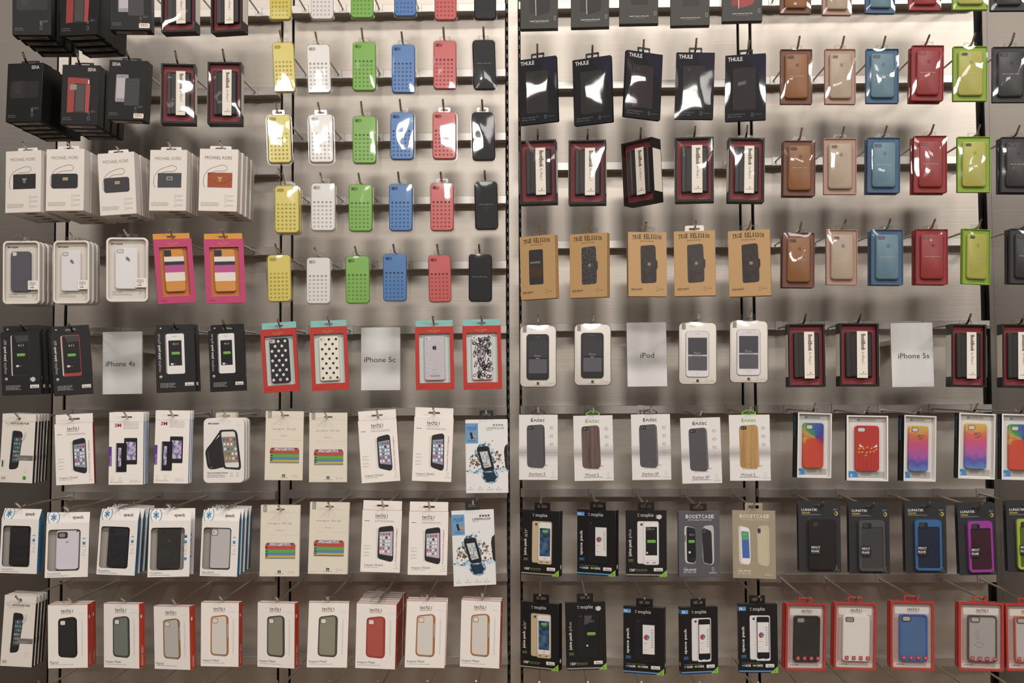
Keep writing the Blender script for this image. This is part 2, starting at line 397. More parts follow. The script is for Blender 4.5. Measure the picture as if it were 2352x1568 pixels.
def book(r, w, h, v):
    d = 0.036; e = w * .055
    p = P(); ro = rr(-w/2, w/2, -h, 0, .0008, 2)
    p.frame(ro, rr(-w/2 + e, w/2 - e, -h + e*1.1, -e*.7, .0008, 2), 0.0005, d, '1d1918/0.45'); p.loft(-w/2, w/2, -h, 0, .0008, [(d, 0), (d + .001, 0)], '1d1918', n=2)
    bx = p.build('carton', r)
    for x in (-w/2, w/2):
        k = -1 if x < 0 else 1; s = P()
        s.prism([(x + k*.0002, -h*.84), (x + k*.0006, -h*.84), (x + k*.0006, -h*.17), (x + k*.0002, -h*.17)], 0.001, d - .002, 'd5cbbd/0.5'); s.build('side_band', bx)
    q = P(w, h, .012); q.loft(-w/2 + e, w/2 - e, -h + e, -e*.6, .001, [(.012, 0), (.014, 0)], '8e2f36/0.5', n=2)
    q.fine(.62, .945, .86, .965, 1, 'b0807c'); q.build('backing_card', r)
    c = P(); c.loft(-w*.34, w*.36, -h*.86, -h*.13, .003, [(.003, .002), (.0015, .004), (.0115, 0)][::1], '2e2b2d/0.4', n=3)
    bk = c
    bk.loft(-w*.34, -w*.19, -h*.86, -h*.13, .004, [(.0008, .003), (.0022, .001), (.011, 0)], '35322f/0.35', n=3)
    cs = bk.build('book_case', r)
    b = P(w, h, .0001); b.loft(-w*.06, w*.21, -h*.865, -h*.125, .0004, [(.0002, 0), (.0012, 0)], 'ddd3c6/0.5', n=1)
    b.text('BookBook', .545, .17, .655, .43, '4a4442', rot=-90, bold=True); b.text('for iPhone 5', .56, .45, .63, .64, 'a39a92', rot=-90)
    dd = .012; b.poly([(.60, .775 - dd), (.60 + dd*1.6, .775), (.60, .775 + dd), (.60 - dd*1.6, .775)], 'a23c32'); b.fine(.5, .80, .70, .812, 1, INK)
    b.build('paper_band', cs)
    if 'n' not in v: film(r, -w/2 + e*.6, w/2 - e*.6, -h + e*.5, -e*.3, .0003, .0026, seed(), wob=.0016)
    return dict(tab(r, .036, -0.001, .010, d*.6, 'clear_tab', rad=.002), depth=d + .002)

def kors(r, w, h, v):
    d = 0.041; p = P(); box(p, -w/2, w/2, 0, d, -h, 0, 'd6cdc5/0.45'); bx = p.build('carton', r)
    a = P(w, h); a.text('MICHAEL KORS', .14, .115, .84, .165, '8f8780' if v != 'e' else '6b625a'); a.fine(.06, .86, .55, .93, 3, 'a9a09a')
    for y in (.76, .83, .91): a.phoneicon(.70, y, 'aaa29c', .8); a.fine(.74, y - .015, .92, y + .015, 2, 'b5ada6')
    a.build('front_print', bx)
    q = P(w, h); col = {'a': '2e2a2a', 'b': '2a292d', 'c': '3d3a3d', 'd': '45454b', 'e': 'a9501f'}[v]
    q.curve([(.12, .52), (.13, .44), (.26, .33), (.58, .26), (.72, .29), (.66, .35), (.40, .36), (.22, .42)], .8, '4a423e', 1)
    if v in 'bc': q.rrect(.14, .40, .84, .64, 6, col, 1); q.rrect(.44, .46, .58, .51, .4, 'b59a6a', 3)
    else: q.rrect(.22, .38, .86, .62, 1, col, 1)
    if v == 'd': q.rect(.46, .44, .62, .50, 'b5a98f', 3); q.rect(.48, .45, .60, .49, '57565a', 3 + 1)
    if v in 'ae':
        q.curve([(.22, .47), (.40, .53), (.54, .56), (.70, .53), (.86, .47)], .6, '1c1a1a' if v == 'a' else '7c3714', 3)
        g = '9a958f' if v == 'a' else 'd3b36a'
        q.arc(.54, .505, 1.6, 3.2, 0, 360, g, 4); q.rect(.50, .455, .58, .48, g, 4); q.disc(.49, .455, 1.4, g, 4); q.disc(.59, .455, 1.4, g, 4)
    q.line([(.12, .50), (.11, .57), (.16, .62)], 1.0, '6a625c', 1); q.build('product_picture', bx)
    s = P(); s.face([(-w*.02, d*.3, -h - .0003), (w*.26, d*.3, -h - .0003), (w*.26, d*.75, -h - .0003), (-w*.02, d*.75, -h - .0003)], '7d746c'); s.build('underside_barcode', bx)
    return dict(tab(r, .051, -0.001, .011, d*.5, 'd9d0c8/0.5', rad=.003), depth=d)

def snap(r, w, h, v):
    d = .021; p = P(w, h, .011)
    o = rr(-w/2, w/2, -h, 0, .011, 6); i = rr(-w/2 + .0045, w/2 - .0045, -h + .0045, -.0045, .008, 6)
    p.frame(o, i, .0012, d, 'cfc8c0/0.4'); p.frame(rr(-w/2 + .001, w/2 - .001, -h + .001, -.001, .010, 6), rr(-w/2 + .004, w/2 - .004, -h + .004, -.004, .0085, 6), 0, .0012, 'd8d1c9/0.35')
    p.loft(-w/2 + .003, w/2 - .003, -h + .003, -.003, .009, [(.011, 0), (d - .001, 0)], 'cdc5bb/0.5')
    tr = p.build('tray', r)
    a = P(w, h, .011); a.text('incase', .13, .075, .38, .105, '3d3836', bold=True); a.rect(.10, .08, .125, .105, '3d3836'); a.text('Snap Case', .13, .83, .36, .855, '6b6460'); a.fine(.13, .865, .62, .90, 2, '9c948d')
    a.phoneicon(.80, .85, '57514e', .8)
    if v == 'w1': a.phoneicon(.80, .76, '57514e', .8)
    a.build('insert_print', tr)
    cm = '504e58/0.45' if v == 'g' else 'd5d2d2/0.35'
    x0, x1, z0, z1 = -w*.29, w*.25, -h*.80, -h*.165
    c = P(w, h, .0022); c.loft(x0, x1, z0, z1, .0075, [(.0022, .0016), (.0036, 0), (.0105, 0)], cm); cs = c.build('phone_case', r)
    m = P(w, h, .0022)
    if v == 'g': m.rrect(.26, .175, .37, .235, 2.5, 'c9c3bb')
    else:
        m.rrect(.25, .18, .41, .245, 3.4, '7e7a78'); m.rrect(.265, .188, .395, .237, 2.8, 'c6c2bf', 1)
        m.poly([(.46, .305), (.51, .30), (.56, .335), (.565, .375), (.52, .365), (.47, .345)], '6f6b6a')
    m.build('camera_opening', cs)
    k = P(w, h, .0005); k.rrect(.68, .63, .955, .775, 1.5, 'ded7cf'); k.rect(.72, .65, .90, .70, 'b5b4b4', 1); k.disc(.80, .71, 1.3, '6b6766', 2); k.fine(.74, .735, .86, .76, 1, '3d3836', 1); k.build('sticker', r)
    film(r, -w/2 + .0035, w/2 - .0035, -h + .0035, -.0035, .001, .001, seed(), m='clear_plastic', name='clear_cover', wob=.0006)
    return dict(tab(r, .044, -0.001, .010, d*.6, 'clear_tab', rad=.003), depth=d)

def spade(r, w, h, v):
    """A window carton: v = colour set + case design."""
    pink = v[0] == 'p'; d = .020
    fc, bc, ins = ('c93c72/0.5', 'e09a26/0.5', 'd77d28') if pink else ('c62f20/0.5', '86c3bd/0.5', 'c3d3cc')
    ix0, ix1, iz0, iz1 = (-w*.37, w*.37, -h*.89, -h*.12) if pink else (-w*.40, w*.40, -h*.89, -h*.11)
    p = P(); p.frame(rr(-w/2, w/2, -h, 0, .0006, 1), rr(ix0, ix1, iz0, iz1, .0006, 1), 0, .009, fc)
    if pink:
        for a, b in (((ix0, iz1), (ix1, iz1 - .0006)), ((ix0, iz0 + .0006), (ix1, iz0))): p.face([(a[0], -.0001, a[1]), (b[0], -.0001, a[1]), (b[0], -.0001, b[1]), (a[0], -.0001, b[1])], 'd9914a')
    fr = p.build('front_frame', r)
    a = P(w, h); g = 'd9a25c'; a.disc(.5, .025, .9, g); a.text('kate spade', .34, .05, .64, .085, g); a.fine(.40, .095, .58, .105, 1, g)
    a.fine(.08, .945, .25, .965, 2, '8c2a44' if pink else 'a6301f'); a.build('front_print', fr)
    q = P(w, h, .0095); q.loft(-w/2 + .001, w/2 - .001, -h + .001, -.001, .0006, [(.0095, 0), (d, 0)], ins, bc, n=1); q.build('back_carton', r)
    cx0, cx1, cz0, cz1 = (-w*.26, w*.27, -h*.82, -h*.16) if pink else (-w*.27, w*.27, -h*.85, -h*.15)
    c = P(w, h, .0015); body = {'s': 'e0952f/0.4', 'k': '29262b/0.3', 'w': 'ddd6c6/0.3', 'g': 'glitter', 'f': 'cfc8cc/0.3'}[v[1]]
    c.loft(cx0, cx1, cz0, cz1, .0065, [(.0015, .0012), (.003, 0), (.009, 0)], body); cs = c.build('phone_case', r)
    m = P(w, h, .0015)
    if v[1] == 's':
        for v0, v1, k in ((.275, .35, 'd9cfc6'), (.35, .405, '2b2a33'), (.405, .52, 'c94f97'), (.52, .655, 'd9cfc6')): m.rect(.245, v0, .765, v1, k)
        m.rrect(.25, .17, .44, .27, 2.5, '2b2a33'); m.text('kate spade', .38, .755, .63, .775, 'f0c080')
    elif v[1] in 'kw':
        dot = 'd6cfd0' if v[1] == 'k' else '221f26'
        for j in range(9):
            for i in range(3 - (j % 2)):
                m.disc(.315 + .19 * i + (.095 if j % 2 else 0) - (.0 if v[1] == 'w' else .02), .20 + j * .0755, 3.5 if v[1] == 'k' else 3.1, dot)
        m.disc(.315 + .19 - (.0 if v[1] == 'w' else .02), .20 + 8 * .0755, 1.4, '29262b' if v[1] == 'k' else 'ddd6c6', 1)
        m.rrect(.25, .165, .40, .225, 3, 'b7b0b0' if v[1] == 'k' else 'd2cbbb', 1); m.disc(.30, .195, 1.6, '2c2a2c', 2)
    elif v[1] == 'g':
        m.apple(.5, .335, 10, '35303a'); m.fine(.44, .68, .56, .69, 1, '8c8088'); m.disc(.51, .745, 1.0, '2d282c'); m.text('kate spade', .38, .765, .63, .795, '3a343a'); m.rrect(.26, .165, .40, .215, 2.6, 'cbc3c9', 1); m.disc(.305, .19, 1.5, '332f33', 2)
    else:
        R = random.Random(5)
        for i in range(85):
            u, z, l, t = R.uniform(.29, .71), R.uniform(.19, .81), R.uniform(.035, .085), R.uniform(0, 6.28)
            a, b = math.cos(t) * l, math.sin(t) * l * .62
            m.curve([(u - a, z - b), (u - b * .5, z + a * .4), (u + a, z + b), (u + b * .5, z - a * .4)], R.choice((1.2, 1.5, 1.8)), '2b2422', 1, closed=True, n=4)
        m.rrect(.25, .165, .40, .215, 2.6, 'cfc8cc', 2); m.disc(.30, .19, 1.5, '332f33', 3)
    m.build('case_print', cs)
    film(r, ix0, ix1, iz0, iz1, .0006, .0008, seed(), name='window_film', wob=.0006)
    hh = .0155 if pink else .0165
    g = header(r, w * .97, -.001, hh, d - .0012, d - .0002, bc, .0075, sw=.022, sh=.005)
    return dict(g, depth=d)

def pie(p, u, v, k=1.0, l=5):
    p.arc(u, v, 0.2, 3.6 * k, -60, 95, '5b78b8', l); p.arc(u, v, 0.2, 3.6 * k, 95, 160, '9c3f8c', l); p.arc(u, v, 0.2, 3.9 * k, 160, 290, 'c03a30', l); p.arc(u, v, 0.2, 3.2 * k, -60, 0, '5fae5a', l + 1)
def batt(p, u, v, sw, l=5):
    p.rrect(u - sw, v - .022, u + sw, v + .022, .6, '7fbf52', l); p.rect(u + sw, v - .009, u + sw + .012, v + .009, '7fbf52', l); p.rect(u - sw, v, u + sw, v + .022, '6aa845', l + 1)

def pack4(r, w, h, v):
    d = .022; p = P(); box(p, -w/2, w/2, 0, d, -h, 0, '1c1a1b/0.42'); bx = p.build('carton', r)
    if 'r' in v: s = P(); s.face([(-w/2, 0, -h - .0003), (w/2, 0, -h - .0003), (w/2, d, -h - .0003), (-w/2, d, -h - .0003)], 'a8202a'); s.build('red_base', bx)
    a = P(w, h); plus = 'p' in v
    a.text('mophie', .06, .48, .15, .66, 'a8a3a0', rot=90); a.text('juice pack', .06, .22, .15, .46, 'cdc8c4', rot=90, bold=True); a.text('plus' if plus else 'air', .06, .05 if plus else .12, .15, .20, 'a8a3a0', rot=90)
    a.disc(.12, .745, 3.4, 'b8b2ae'); a.disc(.12, .745, 2.5, '1c1a1b', 1); a.rect(.085, .73, .155, .75, 'b8b2ae', 3); a.fine(.10, .85, .52, .93, 4, '8f8a87')
    a.rrect(.72, .85, .95, .905, .8, 'cbc5c0'); a.text('iPhone', .76, .875, .92, .90, '4b4644'); a.build('front_print', bx)
    q = P(w, h); body = {'k': '2a2829', 'r': 'b23a34', 'w': 'd8d4d2'}[v[0]]
    q.rrect(.255, .055, .70, .70, 4, 'b5b0ae' if v[0] != 'w' else '8c888a', 0); q.rrect(.285, .05, .735, .705, 4, body, 1)
    if v[0] == 'w': q.rect(.335, .16, .665, .57, '1b1a1c', 2); q.fine(.43, .09, .58, .10, 1, '55504e', 2)
    else: q.rrect(.30, .065, .72, .655 if v[0] == 'r' else .69, 3.4, '1b1a1c', 2)
    if v[0] != 'w': q.poly([(.36, .065), (.70, .065), (.72, .15), (.42, .17)], '3c3a3c', 3)
    q.text('4:11', .44, .20, .58, .235, 'c4c0be', 4); batt(q, .51, .37, .10); q.rrect(.38, .53, .45, .56, .5, 'd0ccc8', 4); q.rect(.47, .54, .52, .55, '77726f', 4)
    q.build('product_picture', bx)
    if v.endswith('s'): s = P(w, h); s.disc(.80, .765, 5.6, 'cfc8c2', 3); s.fine(.72, .74, .88, .79, 4, 'a39c96', 4); s.build('round_sticker', bx)
    s = P(); x = w/2 + .0003; n = 12
    s.face([(x, d*.5 + .0028 * math.cos(6.283*i/n), -h*.74 + .0042 * math.sin(6.283*i/n)) for i in range(n)], 'b8b2ae'); s.build('side_emblem', bx)
    def art(g): g.disc(.12, -.08 + .0, 2.0, 'b8b2ae')
    return dict(header(r, w * .96, -.001, .016, d - .0014, d - .0004, '1c1a1b/0.42', .0065, art=art), depth=d)

def sign(r, w, h, v):
    p = P(); p.loft(-w/2 + .0015, w/2 - .0015, -h + .0015, -.0015, .0005, [(.004, 0), (.010, 0)], 'ebe9e7/0.4', n=1); c = p.build('paper_sheet', r)
    a = P(w, h, .004); n = len(v)
    u0, u1 = {'iPod': (.34, .68), 'iPhone 4s': (.09, .81), 'iPhone 5c': (.09, .87), 'iPhone 5s': (.17, .89)}[v]
    a.text(v, u0, .475, u1, .555, '454142', 1); a.build('lettering', c)
    k = P(); box(k, -.03, .03, .0126, .195, -.052, -.040, 'steel_rail'); k.build('support_arm', r)
    b = P(); b.loft(-w/2, w/2, -h, 0, .0006, [(0, .0006), (.0006, 0), (.0034, 0)], 'acrylic', n=1); b.loft(-w/2, w/2, -h, 0, .0006, [(.0104, 0), (.0124, 0)], 'acrylic', n=1); b.build('acrylic_holder', r)
    return dict(z=0, y=0, sw=0, x=0, depth=.03)

def iris(r, w, h, v):
    d = .011; zc = -.011
    g = header(r, w, -.018, 0, 0, d, 'd8d0c6/0.5', zc, hole=.0085, name='holed_top', art=None)
    p = P(); box(p, -w/2, w/2, 0, d, -h, -.0181, 'd8d0c6/0.5', .0003, side='1b1918/0.5'); bx = p.build('carton', r)
    a = P(w, h); a.text('IRIS', .09, .125, .22, .148, 'a59e97'); a.text('ANTI-GLARE FILM', .25, .122, .80, .15, '4c4744', bold=True)
    a.text('TrueClear', .56, .635, .84, .655, 'bdb8b2', 6)
    a.fine(.12, .165, .66, .172, 1, '9db06a'); a.rect(.50, .60, .98, .67, '6e6a66', 5); a.phoneicon(.78, .83, LG)
    if v == 'a': a.disc(.75, .925, 5.2, '63c23a', 1); a.text('2', .72, .905, .78, .945, '2f5a20', 3, bold=True); a.line([(.03, .66), (.14, .66), (.14, .79), (.03, .79)], .5, LG); a.rect(.05, .68, .10, .77, '3d5a58')
    a.line([(.05, .91), (.20, .91), (.20, .965), (.05, .965), (.05, .91)], .5, GREY); a.fine(.07, .925, .18, .955, 2, INK); a.build('front_print', bx)
    q = P(w, h); q.poly([(.31, .26), (.35, .24), (.38, .78), (.30, .81), (.28, .78)], '7f9690' if v == 'a' else '4b4b4b')
    q.soft([(.34, .24), (.58, .25), (.64, .29), (.55, .77), (.48, .80), (.27, .81)], '252324', 1); q.poly([(.38, .34), (.61, .33), (.55, .70), (.35, .71)], '3d4c5e', 2)
    for j in range(6):
        for i in range(4): q.rect(.395 + .052*i - .005*j, .355 + .058*j, .43 + .052*i - .005*j, .39 + .058*j, q.rng.choice(['7e9a8c', 'a9a4a0', '4b6a9c', 'b3685a', '5b8f6c', '6b57a0']), 3)
    q.poly([(.60, .36), (.73, .25), (.74, .33), (.64, .40)], 'bfb8b2', 4); q.build('product_picture', bx)
    return dict(g, depth=d)

def shield(r, w, h, v):
    d = .013 if v == 'r' else .007; p = P(); box(p, -w/2, w/2, 0, d, -h, 0, WH, .0004, side='a3232a/0.5' if v in 'rm' else 'cfb5ae'); bx = p.build('carton', r)
    a = P(w, h); a.text('tech', .33, .055, .54, .115, INK); a.text('21', .54, .068, .64, .115, INK); a.text('IMPACTOLOGY', .33, .125, .64, .142, 'b8463c')
    a.fine(.32, .165, .84, .20, 2, 'b3aca6'); a.fine(.07, .175, .20, .19, 1, INK)
    a.text('Protection Made Intelligent', .865, .285, .905, .82, 'b03038', rot=90); a.text('Impact Shield', .10, .865, .56, .91, '7d7672'); a.fine(.10, .915, .45, .93, 1, 'a8a19b')
    for y in (.57, .62, .68, .73): a.fine(.07, y, .24, y + .02, 2, 'bbb4ad')
    a.phoneicon(.90, .88, LG); a.fine(.84, .93, .98, .945, 1, LG); a.build('front_print', bx)
    q = P(w, h); k = {'r': (.46, .80), 'm': (.42, .80), 'n': (.46, .78)}[v]; u0, u1 = k
    q.poly([(u0 - .06, .30), (u1 - .15, .25), (u1 - .1, .80), (u0 - .04, .78)], 'd3cdc8', 0)
    q.soft([(u0, .30), (u0 + .03, .275), (u1 - .06, .245), (u1, .265), (u1 + .02, .80), (u1 - .04, .83), (u0 + .05, .785), (u0, .76)], '2b292b', 1)
    q.poly([(u0 + .03, .355), (u1 - .02, .335), (u1 - .005, .735), (u0 + .045, .705)], '8f95b0' if v != 'm' else 'b5aab8', 2)
    for j in range(6):
        for i in range(4): q.rect(u0 + .05 + i*.068, .372 + j*.056 - i*.002, u0 + .095 + i*.068, .405 + j*.056 - i*.002, q.rng.choice(['e2ded9', '4d78c0', '5fae60', 'd05048', 'e9e5e0', '8a4a9c', '333036']), 3)
    q.build('product_picture', bx)
    return dict(header(r, w * .97, -.001, .0225, d*.5, d*.5 + .0008, WH, .0105, sw=.0275, sh=.0045), depth=d)

def mmm(r, w, h, v):
    d = .006
    g = header(r, w, -.022, 0, 0, d, WH, -.0115, sw=.0265, sh=.0035, name='holed_top')
    p = P(); box(p, -w/2, w/2, 0, d, -h, -.0221, WH, .0003, side='5f93c8/0.5'); bx = p.build('carton', r)
    a = P(w, h); a.text('3M', .16, .155, .35, .205, 'c02430', bold=True); a.fine(.42, .14, .88, .24, 5, 'bdb6b4'); a.rrect(0, .475, .085, .745, 1, '6a3a9c'); a.text('iPhone 4/4s', .025, .60, .065, .74, 'cdbfdc', rot=90)
    a.phoneicon(.10, .92, LG); a.phoneicon(.34, .92, LG); a.fine(.05, .955, .48, .975, 2, LG); a.fine(.62, .93, .92, .975, 3, 'cfc9c5'); a.build('front_print', bx)
    q = P(w, h); q.rrect(.44, .355, .82, .72, 2.4, '232124', 1); q.rect(.50, .41, .78, .66, 'purple_screen', 2); q.rrect(.20, .425, .52, .825, 2.4, '1c1b1d', 3); q.poly([(.20, .44), (.23, .43), (.23, .82), (.20, .81)], '8a9290', 4); q.rect(.27, .49, .36, .75, 'purple_screen', 4)
    q.build('product_picture', bx)
    return dict(g, depth=d)

def armband(r, w, h, v):
    d = .014; p = P(w, h); p.loft(-w/2, w/2, -h, 0, .012, [(0, .0012), (.0012, 0), (d - .001, 0), (d, .001)], 'dfd9d4/0.4'); bx = p.build('blister_box', r)
    a = P(w, h); a.text('incase', .155, .065, .38, .095, '4b4644', bold=True); a.rect(.12, .07, .15, .095, '4b4644'); a.text('Sports Armband Deluxe', .10, .83, .60, .858, '57524f', bold=True); a.fine(.10, .865, .56, .92, 4, 'a19a95')
    for i in range(8): t = i * math.pi / 4; a.line([(.845 + .02*math.cos(t), .115 + .013*math.sin(t)), (.845 + .045*math.cos(t), .115 + .028*math.sin(t))], .5, LG)
    a.phoneicon(.69, .87, GREY); a.phoneicon(.84, .87, GREY); a.build('front_print', bx)
    q = P(w, h); q.curve([(.40, .22), (.22, .38), (.08, .50), (.09, .62), (.14, .76), (.30, .77), (.46, .74)], 4, '242223', 0); q.soft([(.38, .28), (.10, .47), (.07, .56), (.12, .75), (.34, .77), (.50, .76), (.44, .26)], '2b2829', 1)
    q.soft([(.38, .20), (.42, .18), (.76, .175), (.83, .22), (.93, .75), (.90, .80), (.52, .78), (.46, .74)], '2d2b2d', 2); q.soft([(.43, .21), (.77, .205), (.88, .765), (.54, .755)], 'd7d1cc', 3)
    q.poly([(.45, .29), (.79, .285), (.865, .68), (.53, .69)], '8b8378', 4)
    for j in range(5):
        for i in range(4): q.rrect(.475 + i*.085 + j*.017, .31 + j*.073, .525 + i*.085 + j*.017, .35 + j*.073, .5, q.rng.choice(['d8d4cc', 'c04a48', '4a76b8', 'd0b048', '4da04c', '6b4c9c', 'e0dcd4']), 5)
    q.line([(.11, .52), (.16, .70)], .5, '8c8784', 3); q.build('product_picture', bx)
    return dict(tab(r, .042, -.001, .0135, d*.5, 'cfc4ae/0.5', rad=.003), depth=d)

def speck(r, w, h, v):
    """A carton with a slanted top and a window with the case behind it."""
    d = .030; st = h * .155; blu = '2f86b8/0.5'
    p = P(); hx = w/2
    W = rr(-w*.45, w*.24 if v != 't' else w*.30, -h*.90, -h*.26, .007, 5)
    W = [(x + (w*.06 if (z > -h*.42 or z < -h*.78) and x > w*.1 else 0), z) for x, z in W]
    p.frame(rr(-hx, hx, -h, -st, .0004, 5), W, 0, .0012, 'e2dbd5/0.45')
    F0, F1 = 0.0006, d
    q = lambda pts, m: p.face(pts, m)
    q([(-hx, 0, -st), (hx, 0, -st), (hx, d*.5, 0), (-hx, d*.5, 0)], 'dbd3cc/0.45')
    q([(-hx, d, -st), (hx, d, -st), (hx, d*.5, 0), (-hx, d*.5, 0)], 'dbd3cc/0.45')
    for x in (-hx, hx): q([(x, .0012, -h), (x, .0012, -st), (x, d*.5, 0), (x, d, -st), (x, d, -h)], blu)
    q([(-hx, d, -h), (hx, d, -h), (hx, d, -st), (-hx, d, -st)], 'b9b0a6'); q([(-hx, .001, -h), (hx, .001, -h), (hx, d, -h), (-hx, d, -h)], 'd6cfc8')
    q([(-hx + .001, .013, -h + .001), (hx - .001, .013, -h + .001), (hx - .001, .013, -st), (-hx + .001, .013, -st)], 'a39b92/0.6')
    bx = p.build('carton', r, smooth=False)
    a = P(w, h)
    def sl(u, t): return ((u - .5) * w, d*.5*(1 - t) - .0006, -st * t)     # u across, t down the slanted top
    def slp(pts, m): a.face([sl(*k) for k in pts], m)
    def sltext(t, u0, t0, u1, t1, m):
        vv, ff = glyphs(t, True); vs = [a.bm.verts.new(tuple(c + o for c, o in zip(sl(u0 + x*(u1-u0), t1 + y*(t0-t1)), (0, -.0004, .0002)))) for x, y in vv]
        for f in ff: a.bm.faces.new([vs[i] for i in f]).material_index = a.mi(m)
    sltext('speck', .60, .32, .86, .72, '6b6562')
    for i in range(6):
        t = i * math.pi / 3 + .5; du, dt = .068*math.cos(t), .36*math.sin(t); nu, nt_ = .016*math.sin(t), -.09*math.cos(t)
        slp([(.16 + du + nu, .48 + dt + nt_), (.16 + du - nu, .48 + dt - nt_), (.16 - nu*.6, .48 - nt_*.6), (.16 + nu*.6, .48 + nt_*.6)], '3b8fc4')
    for sgn in (-1, 1):
        for i in range(8):
            A, B = (math.radians(-52 + 104 * k / 8) for k in (i, i + 1))
            slp([(.16 + sgn*.125*math.cos(A)*ra, .48 + .62*math.sin(A)*ra) for A, ra in ((A, 1), (B, 1), (B, 1.13), (A, 1.13))], '3b8fc4')
    nm = {'k': 'CandyShell', 'w': 'CandyShell', 'p': 'PixelSkin', 't': 'ToughSkin', 'g': 'GemShell'}[v]
    a.text(nm, .05, .925, .36, .955, '4b93c4'); a.fine(.05, .965, .56, .985, 2, 'a39c96')
    a.arc(.885, .42, 2.4, 4.2, 20, 160, '4b93c4'); a.rect(.85, .455, .92, .50, '4b93c4'); a.line([(.87, .60), (.91, .57), (.925, .60), (.885, .63), (.87, .60)], .5, GREY); a.fine(.83, .52, .95, .54, 2, LG); a.fine(.83, .65, .95, .67, 2, LG)
    if v == 't': a.rect(.855, .37, .92, .415, '4b93c4'); a.poly([(.84, .73), (.89, .70), (.94, .73), (.89, .76)], '4b93c4')
    a.build('front_print', bx)
    cm = {'k': '262426/0.4', 'w': 'cfc8d4/0.3', 'p': '26272e/0.45', 't': '2a2927/0.55', 'g': 'b9b6b4/0.3'}[v]
    x0, x1, z0, z1 = -w*.26, w*.27, -h*.885, -h*.275
    if v == 'k': x0, x1 = -w*.28, w*.22
    if v == 't': x0, x1 = -w*.29, w*.27
    c = P(w, h, .003); c.loft(x0, x1, z0, z1, .006, [(.003, .0015), (.0045, 0), (.012, 0)], cm); cs = c.build('phone_case', r)
    m = P(w, h, .003)
    if v == 'w': m.rrect(.26, .30, .50, .40, 4.5, '2c2a2c'); m.rrect(.30, .32, .44, .38, 3, '8d8376', 1); m.disc(.49, .455, 3, '55505a'); m.disc(.49, .455, 2.3, 'cfc8d4', 1); m.line([(.47, .455), (.51, .455)], .8, '55505a', 2); m.line([(.70, .30), (.76, .275)], 2.5, '2c2a2c'); m.line([(.26, .87), (.31, .885)], 2.5, '2c2a2c'); m.line([(.72, .87), (.77, .885)], 2.5, '2c2a2c')
    elif v == 'g': m.rrect(.255, .285, .44, .385, 4.4, '47433f'); m.rrect(.27, .293, .425, .377, 3.8, 'c9c5c0', 1); m.disc(.32, .335, 1.4, '3a3634', 2); m.rrect(.235, .285, .25, .88, .4, '47433f')
    elif v == 'p':
        for j in range(14):
            for i in range(9): m.rect(.26 + i*.055, .40 + j*.034, .302 + i*.055, .426 + j*.034, '1e1f25')
        m.rect(.26, .29, .40, .37, '1a1a1e')
    elif v == 't':
        m.disc(.49, .46, 2.6, '7c6a34'); m.disc(.49, .46, 1.9, '2a2927', 1); m.disc(.36, .34, 3.4, '1f1e1d')
        for j in range(7): m.poly([(.215, .66 + j*.03), (.245, .67 + j*.03), (.215, .685 + j*.03)], '2a2927')
    else: m.disc(.36, .33, 4, '2e2b2c'); m.arc(.47, .45, 1.6, 2.1, 0, 360, '3b3738')
    m.build('case_details', cs)
    film(r, -w*.45, w*.30, -h*.90, -h*.26, .0016, .0003, seed(), name='window_film', wob=.0005)
    return dict(tab(r, .037, -.001, .0115, d*.5, 'clear_tab', rad=.0025), depth=d)

